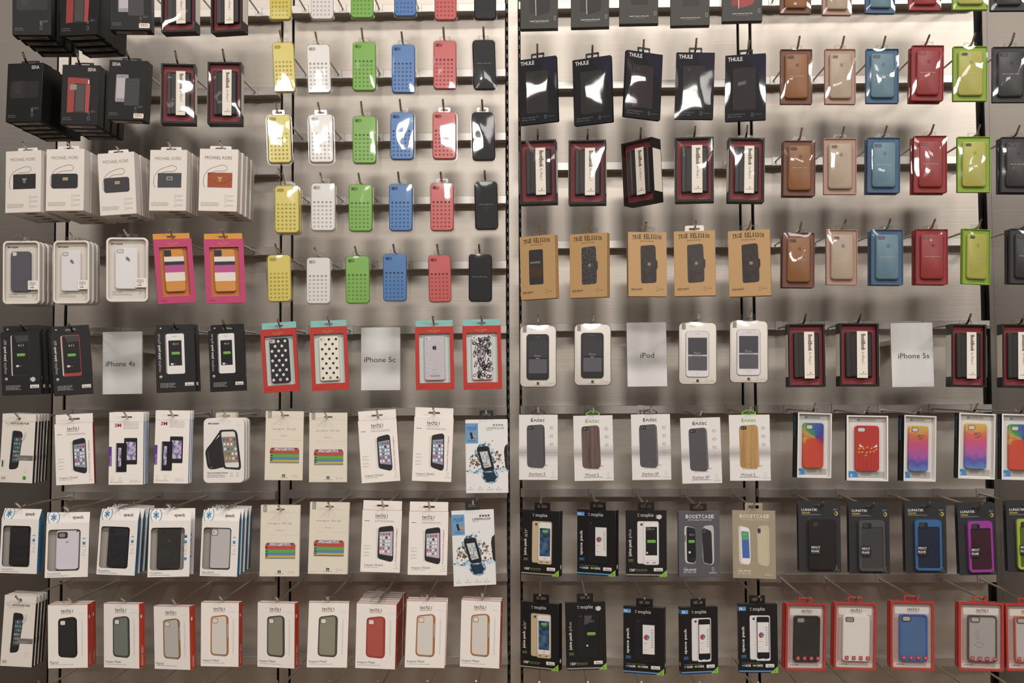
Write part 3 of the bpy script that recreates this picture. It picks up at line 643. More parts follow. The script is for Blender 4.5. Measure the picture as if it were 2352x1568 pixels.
def mesh21(r, w, h, v):
    d = .024; p = P(); box(p, -w/2, w/2, 0, d, -h, 0, WH, .0005, side='c83a20/0.45')
    p.face([(-w/2, .0004, .0004), (w/2, .0004, .0004), (w/2, d, .0004), (-w/2, d, .0004)], 'd9d2ca'); p.face([(-w/2, .0004, -h - .0004), (w/2, .0004, -h - .0004), (w/2, d, -h - .0004), (-w/2, d, -h - .0004)], 'd9d2ca')
    bx = p.build('carton', r)
    a = P(w, h); nm = 'Patrol' if v[1] == 'P' else 'Impact Mesh'
    a.text('tech', .33, .065, .53, .12, INK); a.text('21', .53, .078, .63, .12, INK); a.text('IMPACTOLOGY', .33, .13, .63, .146, 'b8463c'); a.fine(.78, .135, .96, .142, 1, LG)
    a.text(nm, .06, .885, .06 + (.20 if nm == 'Patrol' else .43), .93, '6e6763'); a.fine(.06, .94, .70, .955, 1, 'a8a19b'); a.fine(.84, .25, .885, .80, 40, 'd3ccc6'); a.build('front_print', bx)
    s = P(); x = w/2 + .0003
    s.face([(x, d*.35 + .0035 * math.cos(6.283*i/12) , -h*.20 + .0045 * math.sin(6.283*i/12)) for i in range(12)], 'd9d2ca')
    vv, ff = glyphs(nm.upper(), True); lz = .18 if nm == 'Patrol' else .30
    vs = [s.bm.verts.new((x, d*.35 + (1 - b) * d*.34, -h*.96 + a_ * h * lz)) for a_, b in vv]
    for f in ff: s.bm.faces.new([vs[i] for i in f]).material_index = s.mi('e0b8a8')
    s.build('side_print', bx)
    q = P(w, h)
    u0, u1, v0, v1 = .26, .73, .20, .83
    rim, body, glass = {'k': ('232122', '2b2a29', 1), 'm': ('3c423e', '6f756b', 1), 'g': ('47443d', '8a8670', 1), 'r': ('a8402f', 'c05548', 1), 'o': ('b5743c', 'cfc8c0', 1), 'a': ('9a6f4c', 'b5b0a8', 1)}[v[0]]
    q.soft([(u0, v0 + .04), (u0 + .05, v0 + .015), (u1 - .10, v0 - .01), (u1, v0 + .02), (u1 + .01, v1 - .03), (u1 - .06, v1 + .01), (u0 + .06, v1 - .005), (u0, v1 - .04)], rim)
    q.soft([(u0 + .03, v0 + .05), (u0 + .07, v0 + .035), (u1 - .10, v0 + .01), (u1 - .06, v0 + .03), (u1 - .045, v1 - .035), (u1 - .09, v1 - .02), (u0 + .08, v1 - .03), (u0 + .035, v1 - .055)], body, 1)
    q.rrect(u0 + .045, v0 + .045, u0 + .19, v0 + .125, 3.0, rim, 2); q.rrect(u0 + .06, v0 + .053, u0 + .178, v0 + .117, 2.5, 'd5cec6', 3)
    if v[0] in 'oa':
        q.line([(u1 - .022, v0 + .13), (u1 - .02, v0 + .34)], 2.4, 'a9a49c', 2); q.line([(u0 + .08, v1 - .008), (u1 - .1, v1 - .002)], 1.6, '8b8780', 2)
    q.build('product_picture', bx)
    return dict(tab(r, .036, -.001, .0125, d*.6, 'clear_tab', rad=.004), depth=d)

C5 = {'y': ('d8c43c', 'b0a030', 'a89a28'), 'w': ('cfc9c4', '8d8783', 'aaa39e'), 'g': ('74b02c', '3f6a1e', '5f9426'), 'b': ('3f78b8', '1f3c66', '33629c'), 'r': ('cc4c4a', '5e2222', 'a83c3b'), 'k': ('121113', '070607', '0d0c0e')}
def c5(r, w, h, v):
    d = .018; col, dark, hole = C5[v]
    c = P(w, h, .0028); c.loft(-w/2 + .0022, w/2 - .0022, -h + .0022, -.0022, .0095, [(.0028, .0022), (.0038, .0008), (.0062, 0), (.0165, 0)], col + ('/0.5' if v == 'k' else '/0.3')); cs = c.build('phone_case', r)
    a = P(w, h, .0028)
    a.rrect(.12, .075, .40, .145, 4, hole if v != 'y' else 'a89a48'); a.rrect(.15, .082, .26, .138, 3.4, dark, 1)
    for j in range(7):
        for i in range(5): a.disc(.17 + .155 * i, .405 + .082 * j, 2.75, (dark if j == 0 else hole), 0, n=12)
    if v == 'k': a.text('iPhone 5|5S Case', .2, .47, .78, .495, '8f8b8a', 2)
    else: a.fine(.25, .482, .75, .492, 1, '8f8b86' if v != 'w' else 'a09a96', 2)
    a.build('round_holes', cs)
    s = P(); s.loft(-w/2, w/2, -h, 0, .0115, [(.0035, 0), (d, 0), (d, -.0012), (d + .0004, -.0012)], 'clear_plastic', caps=(0, 0)); 
    s.loft(-w/2, w/2, -h, 0, .0115, [(.0006, .0032), (.0014, .0014), (.0035, 0)], 'clear_plastic', caps=(0, 0)); sh = s.build('clear_shell', r)
    film(r, -w/2 + .0036, w/2 - .0036, -h + .0036, -.0036, .0006, .0009, seed(), name='clear_front', wob=.0006)
    return dict(tab(r, .029, -.0005, .0115, d*.8, 'clear_tab', sw=.018, rad=.003), depth=d + .001)

def glare(r, w, h, v):
    d = .003; g = header(r, w, -.019, 0, 0, d, 'd9d0be/0.5', -.0105, sw=.020, sh=.004, name='holed_top')
    p = P(); box(p, -w/2, w/2, 0, d, -h, -.0191, 'd9d0be/0.5', .0003, side='d0c0b4'); bx = p.build('folded_card', r)
    a = P(w, h); a.rect(.06, 0, .155, .10, '8d8a7e'); a.fine(.08, .02, .135, .09, 4, 'c9c3b4', 2); a.text('anti-glare', .18, .245, .50, .275, 'aaa294'); a.text('film set', .55, .24, .80, .27, 'aaa294'); a.text('iPhone 5c', .40, .345, .58, .362, 'b5ada0')
    a.line([(.19, .415), (.40, .415)], .35, 'b5ac9d'); a.line([(.60, .418), (1, .418)], .35, 'b5ac9d')
    a.rrect(.46, .915, .54, .955, .4, '4b4740'); a.poly([(.475, .945), (.495, .925), (.505, .945), (.525, .925), (.52, .948)], 'c9c1b0', 3); a.fine(.40, .962, .62, .97, 1, '5d574f'); a.phoneicon(.74, .945, LG, .9); a.fine(.79, .935, .90, .955, 2, LG); a.fine(.03, .965, .22, .972, 1, LG); a.build('front_print', bx)
    q = P(w, h)
    for i, (c, v0) in enumerate((('d0bc4e', .70), ('5a8ec4', .665), ('6cb04a', .63), ('c85048', .58))):
        du = (.0, .01, .015, 0)[i]
        q.rrect(.13 + du, v0 - .03, .90, v0 + .04, 2.2, c, i * 2); q.poly([(.15 + du, v0 - .03), (.88, v0 - .03), (.86, v0 - (.05 if i == 3 else .012)), (.17, v0 - (.05 if i == 3 else .012))], '33302e' if i < 3 else '55504e', i * 2 + 1)
        q.rect(.14, v0 + .008, .20, v0 + .022, '2a2826', i * 2 + 1)
    q.poly([(.25, .533), (.76, .533), (.78, .572), (.23, .572)], 'c4a4aa', 8); q.apps(.28, .538, .74, .568, 8, 2, 9); q.rrect(.13, .735, .90, .755, 1, '8b857c', 0)
    q.build('product_picture', bx)
    return dict(g, depth=d)

def proof(r, w, h, v):
    d = .012; p = P(); box(p, -w/2, w/2, 0, d, -h, 0, 'dcdad8/0.45', .0005); bx = p.build('carton', r)
    a = P(w, h); a.rect(.0, .05, .30, .325, '6ea6d4'); a.text('nuud', .05, .075, .26, .135, '3c6ea8', 3); a.fine(.06, .145, .24, .155, 1, '3c6ea8'); a.fine(.05, .28, .26, .305, 2, '3c6ea8')
    a.poly([(.10, .18), (.15, .17), (.20, .25), (.14, .27)], '26282c', 3); a.poly([(.16, .20), (.27, .21), (.29, .25), (.19, .25)], 'c99a78', 4)
    for i in range(4): a.rrect(.655 + .065*i, .065, .70 + .065*i, .09, .5, '47484c' if v == 'b' else '8b8b8e')
    a.text('LIFEPROOF', .49, .105, .92, .135, '5f6063' if v == 'b' else 'a09f9f', bold=True); a.fine(.50, .148, .64, .158, 1, GREY)
    for i, c in enumerate(('6b6b6b', 'c04a44', '4a78b0', 'c99a4c')): a.disc(.11 + .22*i, .925, 1.1, c); a.fine(.05 + .22*i, .945, .22 + .22*i, .965, 2, LG)
    a.build('front_print', bx)
    q = P(w, h)
    R = random.Random(3)
    for n in range(150):
        t, k = R.uniform(0, 6.28), R.random() ** .6; u, z = .5 + .43 * k * math.cos(t), .60 - abs(.20 * k * math.sin(t)) + R.uniform(-.03, .09)
        if z > .69: continue
        e = R.uniform(.012, .035); c = R.choice(['6d4a3c', 'b08a4c', '7b3f4c', '4c5f80', '9c9088', 'c8b9a0', '55504e', '8a5c3c', 'b5a8b0', '3d4450'])
        q.poly([(u + e * math.cos(a_ + R.uniform(-.4, .4)) * R.uniform(.6, 1.2), z + .6 * e * math.sin(a_)) for a_ in (0, 1.3, 2.5, 3.7, 5)], c, R.choice((0, 1, 2)))
    for n in range(60):
        u, z = R.uniform(.03, .97), R.gauss(.69, .018); e = R.uniform(.02, .06)
        q.poly([(u - e, z), (u, z - e*.25), (u + e, z + e*.1), (u + e*.2, z + e*.35)], R.choice(['9cc0d8', '5a8cac', 'c8dce6', '3f6c8c', 'b0cfe0']), R.choice((0, 1, 2)))
    for n in range(50):
        t = R.uniform(0, 6.28); u, z, e = .44 + .24 * math.cos(t) * R.random() ** .5, .45 + .15 * math.sin(t) * R.random() ** .5, R.uniform(.01, .035)
        q.poly([(u - e, z), (u, z - e*.7), (u + e, z), (u, z + e*.6)], R.choice(['5a88a8', '86b0c8', '3f6480', 'a8c4d4']), R.choice((2, 3)))
    q.poly([(.38, .70), (.72, .70), (.78, .76), (.74, .84), (.60, .875), (.46, .85), (.36, .77)], 'water_blue', 2)
    q.soft([(.26, .40), (.30, .37), (.52, .36), (.56, .39), (.68, .66), (.66, .70), (.42, .70), (.38, .66)], '1f2326', 4); q.poly([(.33, .44), (.52, .43), (.61, .64), (.44, .66)], 'b9bcbb', 5); q.apps(.40, .455, .55, .64, 4, 6, 6)
    q.poly([(.40, .72), (.68, .72), (.73, .79), (.68, .84), (.50, .85), (.44, .80)], '1c3a4e', 4); q.disc(.64, .29, 1.2, '7c4038', 3); q.disc(.58, .34, 1.6, 'c9a850', 3); q.poly([(1, .33), (.93, .37), (.91, .44), (.94, .66), (1, .70)], '262422', 3)
    q.arc(.14, .53, 3.2, 4.6, 30, 260, '6c9a7c', 3); q.build('product_picture', bx)
    return dict(tab(r, .034, -.001, .0225, d*.5, '2b2a29/0.4', sw=.020, sh=.008, rad=.004, up=.5), depth=d)

def wrap(r, w, h, v):
    d = .022; p = P(); box(p, -w/2, w/2, 0, d, -h, 0, '37342f/0.42', side='1b1918/0.4'); bx = p.build('carton', r)
    a = P(w, h); a.text('Leather Folio for iPhone 5/5s' if v == 'f' else 'Leather Wrap for iPhone 5/5s', .26, .87, .76, .895, 'bdb7b0', bold=True); a.fine(.36, .905, .70, .915, 1, '8b857f'); a.phoneicon(.92, .84, 'b5aea8'); a.build('front_print', bx)
    q = P(w, h); c = {'f': '242122', 'w': '302422', 'k': '2c2a29', 'r': 'a13a38'}[v]
    if v in 'fr': q.rrect(.24, .2, .50, .76, 3, '2b2725' if v == 'f' else '8d322f'); q.poly([(.38, .18), (.41, .18), (.43, .80), (.41, .80)], 'a8a29c' if v == 'f' else 'c9b0a8', 2); q.soft([(.42, .2), (.78, .2), (.80, .70), (.76, .745), (.44, .80)], c, 3)
    else: q.rrect(.30, .2, .74, .70, 3, c)
    q.build('product_picture', bx)
    return dict(tab(r, .034, -.001, .011, d*.5, '1b1918/0.4', rad=.002), depth=d)

def thule(r, w, h, v):
    d = .013; p = P(w, h); p.loft(-w/2, w/2, -h, 0, .002, [(.0015, 0), (d, 0)], '100d15/0.7', n=2); bx = p.build('carton', r)
    a = P(w, h, .0015); a.poly([(.45, 0), (1, 0), (1, .55), (.8, .30)], '1c1630/0.7', 0); a.text('THULE', .07, .035, .43, .095, 'c9c5c8', 3, bold=True); a.text('Thule Gauntlet 3.0', .07, .89, .50, .91, '77737c', 3); a.text('iPhone 5 Case', .07, .925, .42, .945, '77737c', 3)
    a.phoneicon(.68, .915, '8b878c', .9, 3); a.fine(.74, .91, .94, .922, 1, '6b676e', 3); a.build('front_print', bx)
    q = P(w, h, .0015); q.rrect(.20, .20, .76, .84, 3, '2a2625/0.7' if v != 'm' else '302628/0.7', 1); q.line([(.22, .22), (.22, .82)], .5, '433f3d', 3); q.disc(.34, .26, 3.6, '2a2726', 3); q.build('product_picture', bx)
    film(r, -w/2, w/2, -h, 0, .0005, .0030, seed(), m='clear_film', name='clear_sleeve', wob=.0009)
    return dict(tab(r, .033, -.001, .0135, d*.7, '1b191c/0.35', rad=.002), depth=d)

def kraft(r, w, h, v):
    d = .022; p = P(); box(p, -w/2, w/2, 0, d, -h, 0, 'kraft'); bx = p.build('carton', r)
    a = P(w, h); n = 'TRUE RELIGION'; 
    for i, ch in enumerate(n):
        if ch == ' ': continue
        t = (i - 6) / 6.0; u = .14 + .70 * i / 12.0
        vv = .035 + .018 * t * t; hh = .075 - .012 * abs(t)
        g_ = .010 if ch == 'I' else .023; a.text(ch, u - g_, vv, u + g_, vv + hh, '4a3a2a', bold=True)
        for q_ in (vv, vv + hh - .005) if ch in 'TRIELN' else (): a.rect(u - g_ - .003, q_, u - g_ + .012 if ch != 'I' else u + g_ + .003, q_ + .006, '4a3a2a', 2)
    a.text('BRAND JEANS', .32, .135, .66, .155, '6d5738'); a.text('ZACH WALLET' if v[0] != 's' else 'SONNY SNAP-ON', .07, .875, .36, .90, '4f3f2c', bold=True); a.fine(.07, .908, .26, .918, 1, '7c6544'); a.phoneicon(.74, .89, '94784e'); a.fine(.79, .88, .92, .90, 2, '94784e'); a.build('front_print', bx)
    q = P(w, h)
    if v[0] == 's': q.rrect(.26, .22, .66, .77, 3.5, '33302f'); q.rect(.26, .47, .66, .66, '4c3a2c', 2); q.rect(.30, .41, .58, .44, '8d8d8a', 2); q.rect(.31, .42, .57, .435, '4a4a4a', 3); q.curve([(.32, .58), (.42, .52), (.40, .62), (.52, .54), (.50, .62), (.58, .56)], .5, '6b543e', 3)
    else:
        m = 'leather' if v[0] == 'l' else 'brown_leather'; q.soft([(.32, .22), (.36, .215), (.66, .20), (.71, .22), (.72, .44), (.76, .44), (.76, .57), (.73, .57), (.73, .77), (.69, .79), (.33, .80)], m); q.disc(.54, .50, 4.2, '8c8478', 2); q.arc(.54, .50, 2.6, 3.2, 0, 360, '5e574e', 3)
    q.build('product_picture', bx)
    return dict(tab(r, .044, -.001, .0145, d*.5, 'clear_tab' if v[-1] != '1' else 'dcd6d0/0.3', rad=.004), depth=d)

def pod(r, w, h, v):
    d = .012; k = v == 'k'; p = P(w, h, .004); p.loft(-w/2 + .001, w/2 - .001, -h + .001, -.001, .012, [(.004, .0015), (.005, 0), (.0065, 0)], 'd6cfc6/0.45', '5b5550/0.4'); bx = p.build('backing_card', r)
    a = P(w, h, .004); a.rect(.09, .02, .19, .12, '8b857d'); a.text('The new', .30, .055, .45, .08, 'b5aea6'); a.rrect(.46, .91, .53, .955, .4, '4b4740'); a.fine(.36, .962, .60, .97, 1, '5d574f'); a.phoneicon(.72, .93, LG, .8); a.fine(.77, .92, .93, .945, 2, LG); a.build('card_print', bx)
    x0, x1, z0, z1 = -w*.31, w*.29, -h*.875, -h*.145
    c = P(w, h, 0.0012); c.loft(x0, x1, z0, z1, .008, [(.0012, .001), (.0022, 0), (.0045, 0)], '211f20/0.3' if k else 'cfcaca/0.3', '3b3839/0.3' if k else '8b8788/0.3'); cs = c.build('phone_case', r)
    m = P(w, h, .0012)
    m.rect(.25, .25, .735, .52, '45434a' if not k else '39373c'); m.rect(.25, .545, .735, .77, '55535a' if not k else '58555c'); m.text('iPhone', .40, .475, .57, .505, '9c989c'); m.rect(.25, .522, .735, .543, '17151a' if k else 'b5b0b0', 1)
    m.text('Black' if k else 'Silver & White', .45 if k else .36, .526, .54 if k else .62, .54, 'd0cccc' if k else '55505a', 3); m.fine(.44, .19, .55, .20, 1, '77727a'); m.arc(.49, .815, 3.0, 3.4, 0, 360, '3d3a3c' if k else 'b0abaa', 1); m.build('screen_print', cs)
    film(r, -w/2, w/2, -h, 0, .0035, .0032, seed(), m='clear_plastic', name='clear_blister', wob=.0006)
    return dict(tab(r, .038, -.001, .0155, d*.6, 'clear_plastic', rad=.002), depth=d)

def evutec(r, w, h, v):
    d = .014; side = 'c9ab52/0.5' if v[1:] == 'y' else 'c9c4bf/0.5'; p = P(); box(p, -w/2, w/2, 0, d, -h, 0, 'd8d4d0/0.42', .0005, side=side); bx = p.build('carton', r)
    a = P(w, h); tc = '76b82e' if v[0] in 'wb' else '2c292a'
    a.text('E', .31, .06, .365, .11, tc, bold=True); a.poly([(.375, .095), (.42, .065), (.425, .08), (.385, .11)], tc); a.text('utec', .43, .06, .66, .11, tc); a.fine(.32, .815, .68, .83, 2, '8d8784')
    nm = {'c': 'Karbon S', 'w': 'Wood S', 'd': 'Karbon SP', 'b': 'Wood S'}[v[0]]
    a.text(nm, .27, .885, .68 if 'K' in nm else .62, .925, '57524f'); a.fine(.24, .935, .76, .955, 2, '77716d'); a.phoneicon(.87, .90, LG); a.fine(.80, .95, .97, .97, 2, LG)
    for i in range(3 if v[0] in 'cwb' else 4): a.hexagon(.84, .205 + .125*i, 4.3, 'a29c98'); a.fine(.79, .19 + .125*i, .89, .22 + .125*i, 3, LG)
    for i, c in enumerate(('d0ccc9', 'c4c0be', 'b5b1b0', 'a8a4a4', 'b3afae', 'c6c2c0', 'd2cecb')): a.rect(0, .46 + i*.035, 1, .496 + i*.035, c, -.8)
    a.build('front_print', bx)
    q = P(w, h); body, rim = {'c': ('carbon', '403c40'), 'w': ('dark_wood', '6c5450'), 'd': ('carbon', '6a666a'), 'b': ('light_wood', 'c9a066')}[v[0]]
    u0, u1 = (.20, .66) if v[0] != 'b' else (.245, .71)
    q.poly([(u1 - .06, .80), (u1 + .12, .775), (u1 + .02, .76)], 'b0aba8'); q.soft([(u0, .20), (u0 + .03, .165), (u1 - .06, .15), (u1, .18), (u1 + .02, .77), (u1 - .05, .82), (u0 + .05, .805), (u0 + .01, .77)], rim, 1)
    q.soft([(u0 + .005, .20), (u0 + .03, .17), (u1 - .08, .155), (u1 - .035, .18), (u1 - .02, .78), (u1 - .06, .815), (u0 + .05, .80), (u0 + .01, .77)], body, 2)
    q.rrect(u0 + .04, .175, u0 + .18, .225, 2.8, '2a2728', 4); q.disc(u0 + .08, .20, 1.3, 'b9b4b0', 5); q.disc(u0 + .135, .20, .9, 'b9b4b0', 5); q.arc((u0 + u1)/2, .745, 1.4, 1.9, 0, 360, '7c767a' if body == 'carbon' else '6a6a3c', 4); q.build('product_picture', bx)
    m = '2a2728/0.4' if v[0] in 'cd' else '76c832/0.35'
    o = [(-.0165, 0), (.0165, 0), (.0165, .006), (.006, .0118), (-.006, .0118), (-.0165, .006)]; i = [(x * .80, .0016 + z * .72) for x, z in o]
    t = P(); t.frame(o, i, d*.45, d*.45 + .002, m); t.build('wire_hanger' if v[0] in 'cd' else 'plastic_hanger', r)
    return dict(z=.0016 + .0118 * .72, y=d*.45 + .001, sw=.005, x=0, depth=d)

def pack5(r, w, h, v):
    kind, col, stick = v.split('-'); d = .022; sp = kind == 's'
    p = P(); box(p, -w/2, w/2, 0, d, -h, 0, '1b191a/0.38'); bx = p.build('carton', r)
    a = P(w, h)
    a.disc(.31, .075, 3.0, 'd0cbc8'); a.rect(.275, .065, .345, .085, '1b191a', 2); a.text('mophie', .37, .045, .68, .115, 'c9c4c0')
    if sp: a.rect(0, .04, .19, .10, '4a90d0'); a.text(stick[:2], .02, .05, .10, .088, 'e0e4ea', 3, bold=True); a.text('GB', .11, .065, .17, .088, 'c0d4ec', 3)
    nm = ('space', 'pack') if sp else ('juice pack', 'plus' if kind == 'p' else 'air')
    if sp: a.text('space pack', .07, .32, .16, .70, 'cfcac6', rot=90, bold=True)
    else: a.text('juice pack', .06, .44, .155, .70, 'cfcac6', rot=90, bold=True); a.text(nm[1], .06, .29, .155, .42, 'a9a4a0', rot=90)
    a.rect(.06, .735, .20, .79, '263c56' if sp else '25301d', 0); a.fine(.065, .745, .19, .785, 2, '4a88c0' if sp else '7f9a4a', 2)
    if sp: a.text(stick[:2] + 'GB', .14, .875, .30, .91, 'd5d0cc', 2, bold=True); a.rect(.07, .88, .12, .905, '4a90d0'); a.rect(.35, .88, .43, .905, '8fc43a'); a.text('100%', .45, .875, .61, .91, 'd5d0cc', bold=True); a.fine(.07, .855, .55, .865, 1, '8d8884')
    else: a.text('100' if kind == 'a' else '120', .09, .885, .21, .925, 'd5d0cc', bold=True); a.text('%', .215, .885, .24, .905, 'd5d0cc'); a.text('EXTRA BATTERY', .25, .89, .53, .912, '8a9a4a'); a.fine(.25, .918, .50, .93, 1, '77726e')
    a.rrect(.68, .87, .90, .92, .8, 'd2ccc6'); a.text('iPhone', .735, .888, .87, .914, '4b4644', 2)
    st = '5a9ad6' if sp else ('9c8f72' if kind == 'a' else '8b8780')
    a.rect(0, .965, .86, .985, st); a.poly([(.80, 1), (1, .90), (1, 1)], '8cc43c', 2); a.text('3', .91, .955, .945, .985, '4b7a22', 4); a.build('front_print', bx)
    q = P(w, h); c, cd = {'g': ('c9b48c', 'a8946c'), 'k': ('1d1c1e', '141315'), 'w': ('d0cccc', 'a29e9e')}[col]
    q.rrect(.28, .165, .60, .81, 4.6, cd, 0); q.rrect(.285, .17, .56, .80, 4.4, c, 1); q.disc(.385, .215, 3.0, '2c2a2c' if col != 'k' else '0e0d0f', 2); q.disc(.375, .21, 1.2, '77727a', 3)
    q.rrect(.43, .165, .81, .825, 4.6, cd, 3); q.rrect(.435, .17, .80, .82, 4.4, c, 4)
    if kind == 'a': q.rect(.485, .27, .765, .70, 'blue_screen', 6); q.rrect(.46, .185, .785, .765, 4, 'd8d4d2', 5); batt(q, .625, .32, .065, 7); q.arc(.625, .735, 2.0, 2.5, 0, 360, '8b8784', 7)
    elif kind == 'p': q.rrect(.46, .185, .785, .755 if col == 'w' else .79, 3.6, 'd8d4d2' if col == 'w' else '1a191b', 5); q.rect(.485, .25, .765, .68, '19181a', 6); batt(q, .625, .47, .10, 7); q.text('4:11', .56, .27, .69, .30, 'a8a4a2', 7); q.poly([(.46, .20), (.66, .20), (.60, .30), (.46, .34)] if col == 'k' else [(.49, .25), (.60, .25), (.56, .30), (.49, .31)], '4a484b', 7); q.rrect(.50, .63, .54, .655, .4, 'd0ccc8', 7)
    else: q.rrect(.46, .185, .785, .79, 3.6, '1a191b', 5); q.rect(.48, .265, .77, .70, 'd6d1cd', 6); pie(q, .58, .45, 1.75, 7); q.fine(.69, .33, .75, .62, 8, 'a8a29c', 7); q.fine(.51, .54, .60, .55, 1, '77726e', 7); q.fine(.51, .63, .57, .64, 1, '77726e', 7)
    q.rect(.50, .787, .56, .797, '2a2829', 6); q.rect(.66, .787, .72, .797, '2a2829', 6); q.build('product_picture', bx)
    if stick == 'o': s = P(w, h); s.disc(.82, .10, 5.6, 'd2ccc6', 3); s.fine(.74, .07, .90, .13, 5, 'b0a9a2', 4); s.build('round_sticker', bx)
    s = P()
    for x in (-w/2 - .0003, w/2 + .0003):
        s.face([(x, d*.5 + .004 * math.cos(6.283*i/14), -h*.86 + .0055 * math.sin(6.283*i/14)) for i in range(14)], 'cdc8c4')
        if sp and x < 0: s.face([(x, .001, -h*.04), (x, d - .002, -h*.04), (x, d - .002, -h*.10), (x, .001, -h*.10)], '4a90d0'); s.face([(x, .001, -h*.965), (x, d - .002, -h*.965), (x, d - .002, -h*.985), (x, .001, -h*.985)], '5a9ad6')
    s.build('side_emblem', bx)
    return dict(tab(r, .039, -.001, .0185, d*.5, '1b191a/0.38', sw=.025, sh=.007, rad=.001, up=.5), depth=d)

def boost(r, w, h, v):
    d = .020; g = v == 'g'; m = 'a2937c/0.42' if g else '55535a/0.42'; p = P(); box(p, -w/2, w/2, 0, d, -h, 0, m); bx = p.build('carton', r)
    a = P(w, h); t = 'd8cfc0' if g else 'd0ccd0'; nm = 'BOOSTCASE'
    for i, ch in enumerate(nm): u = .17 + .70 * (i + .5) / 9; a.text(ch, u - .033, .05, u + .033, .108, t, bold=True)
    a.text('DETACHABLE POWER CASE', .23, .122, .81, .142, t); a.fine(.12, .86, .20, .868, 1, t); a.text('150% MORE', .12, .875, .42, .905, t, bold=True); a.text('BATTERY LIFE', .12, .915, .42, .94, t); a.fine(.74, .93, .92, .95, 2, t); a.phoneicon(.83, .885, 'e0dcd8' if not g else 'b5aa98'); a.build('front_print', bx)
    q = P(w, h)
    q.soft([(.14, .24), (.18, .22), (.38, .25), (.40, .30), (.42, .76), (.38, .80), (.18, .79), (.15, .74)], 'b9b3ae' if not g else 'c9bfae'); q.soft([(.19, .23), (.38, .255), (.41, .30), (.42, .74), (.38, .79), (.20, .77)], '262427' if not g else 'dcd8d4', 1)
    q.poly([(.21, .30), (.38, .31), (.40, .70), (.23, .70)], '1b1a1c' if not g else '4a70b8', 2); batt(q, .31, .46 if not g else .36, .07 if not g else .05, 3)
    if g: q.poly([(.22, .30), (.38, .31), (.385, .42), (.225, .44)], '58a890', 3); batt(q, .30, .36, .05, 4)
    else: q.rect(.15, .36, .17, .46, '2a282a', 2); q.rrect(.24, .61, .29, .64, .4, 'd0ccc8', 3); q.text('4:11', .26, .34, .37, .375, 'a8a4a2', 3)
    q.soft([(.58, .26), (.64, .22), (.84, .21), (.86, .28), (.86, .78), (.80, .82), (.60, .79), (.58, .70)], 'b0abaa' if not g else 'bdb096'); q.soft([(.57, .27), (.63, .26), (.80, .30), (.82, .78), (.78, .81), (.60, .78)], '2b292b' if not g else 'c4b798', 1)
    q.rrect(.585, .255, .66, .33, 2.6, '4b494b', 2); q.disc(.62, .29, 2.0, '1b1a1c', 3); q.build('product_picture', bx)
    return dict(tab(r, .042, -.001, .0185, d*.5, 'a2937c/0.4' if g else 'smoke_clear', sw=.026, sh=.008, rad=.003, up=.5), depth=d)

AP = {'n': ('8e5c30/0.4', '7c5040'), 'i': ('a6937e/0.4', 'b58f7e'), 'b': ('5f7d8c/0.4', '47688a'), 'r': ('963230/0.4', 'a02c30'), 'l': ('aeaa48/0.4', '8eb020'), 'k': ('343131/0.4', '343236')}
def film5(r, w, h, v):
    col, board = AP[v]; d = .019; p = P(w, h, .010); p.loft(-w/2, w/2, -h, 0, .001, [(.010, .0), (.0105, 0), (d, .0)], board + '/0.5', n=1)
    p.frame(rr(-w/2, w/2, -h, 0, .001, 1), rr(-w/2 + .0014, w/2 - .0014, -h + .0014, -.0014, .001, 1), .006, .010, board + '/0.5'); bx = p.build('backing_tray', r)
    x0, x1, z0, z1 = -w*.37, w*.36, -h*.91, -h*.09
    c = P(w, h, .0016); c.loft(x0, x1, z0, z1, .0075, [(.0016, .0026), (.0024, .0012), (.0045, 0), (.0098, 0)], col); cs = c.build('phone_case', r)
    a = P(w, h, .0016); a.rrect(.19, .125, .42, .19, 3.6, board + '/0.6'); a.rrect(.235, .133, .40, .183, 3.0, '4a4340' if v in 'nlk' else '6a5a58', 1)
    lg = {'n': '7d4f2a', 'i': '85766a', 'b': '567382', 'r': '8a2c2c', 'l': '9f9b42', 'k': '2e2b2b'}[v]; a.apple(.52, .30, 8.5, lg); a.text('iPhone 5|5S Case', .27, .495, .73, .515, 'c9bfb8' if v != 'i' else 'c4b8ac', 2); a.build('case_details', cs)
    film(r, -w/2 + .0003, w/2 - .0003, -h + .0003, -.0003, .0045, .0042, seed(), wob=.0017)
    return dict(tab(r, .030, -.001, .0105, d*.6, 'clear_tab', sw=.02, rad=.003), depth=d)

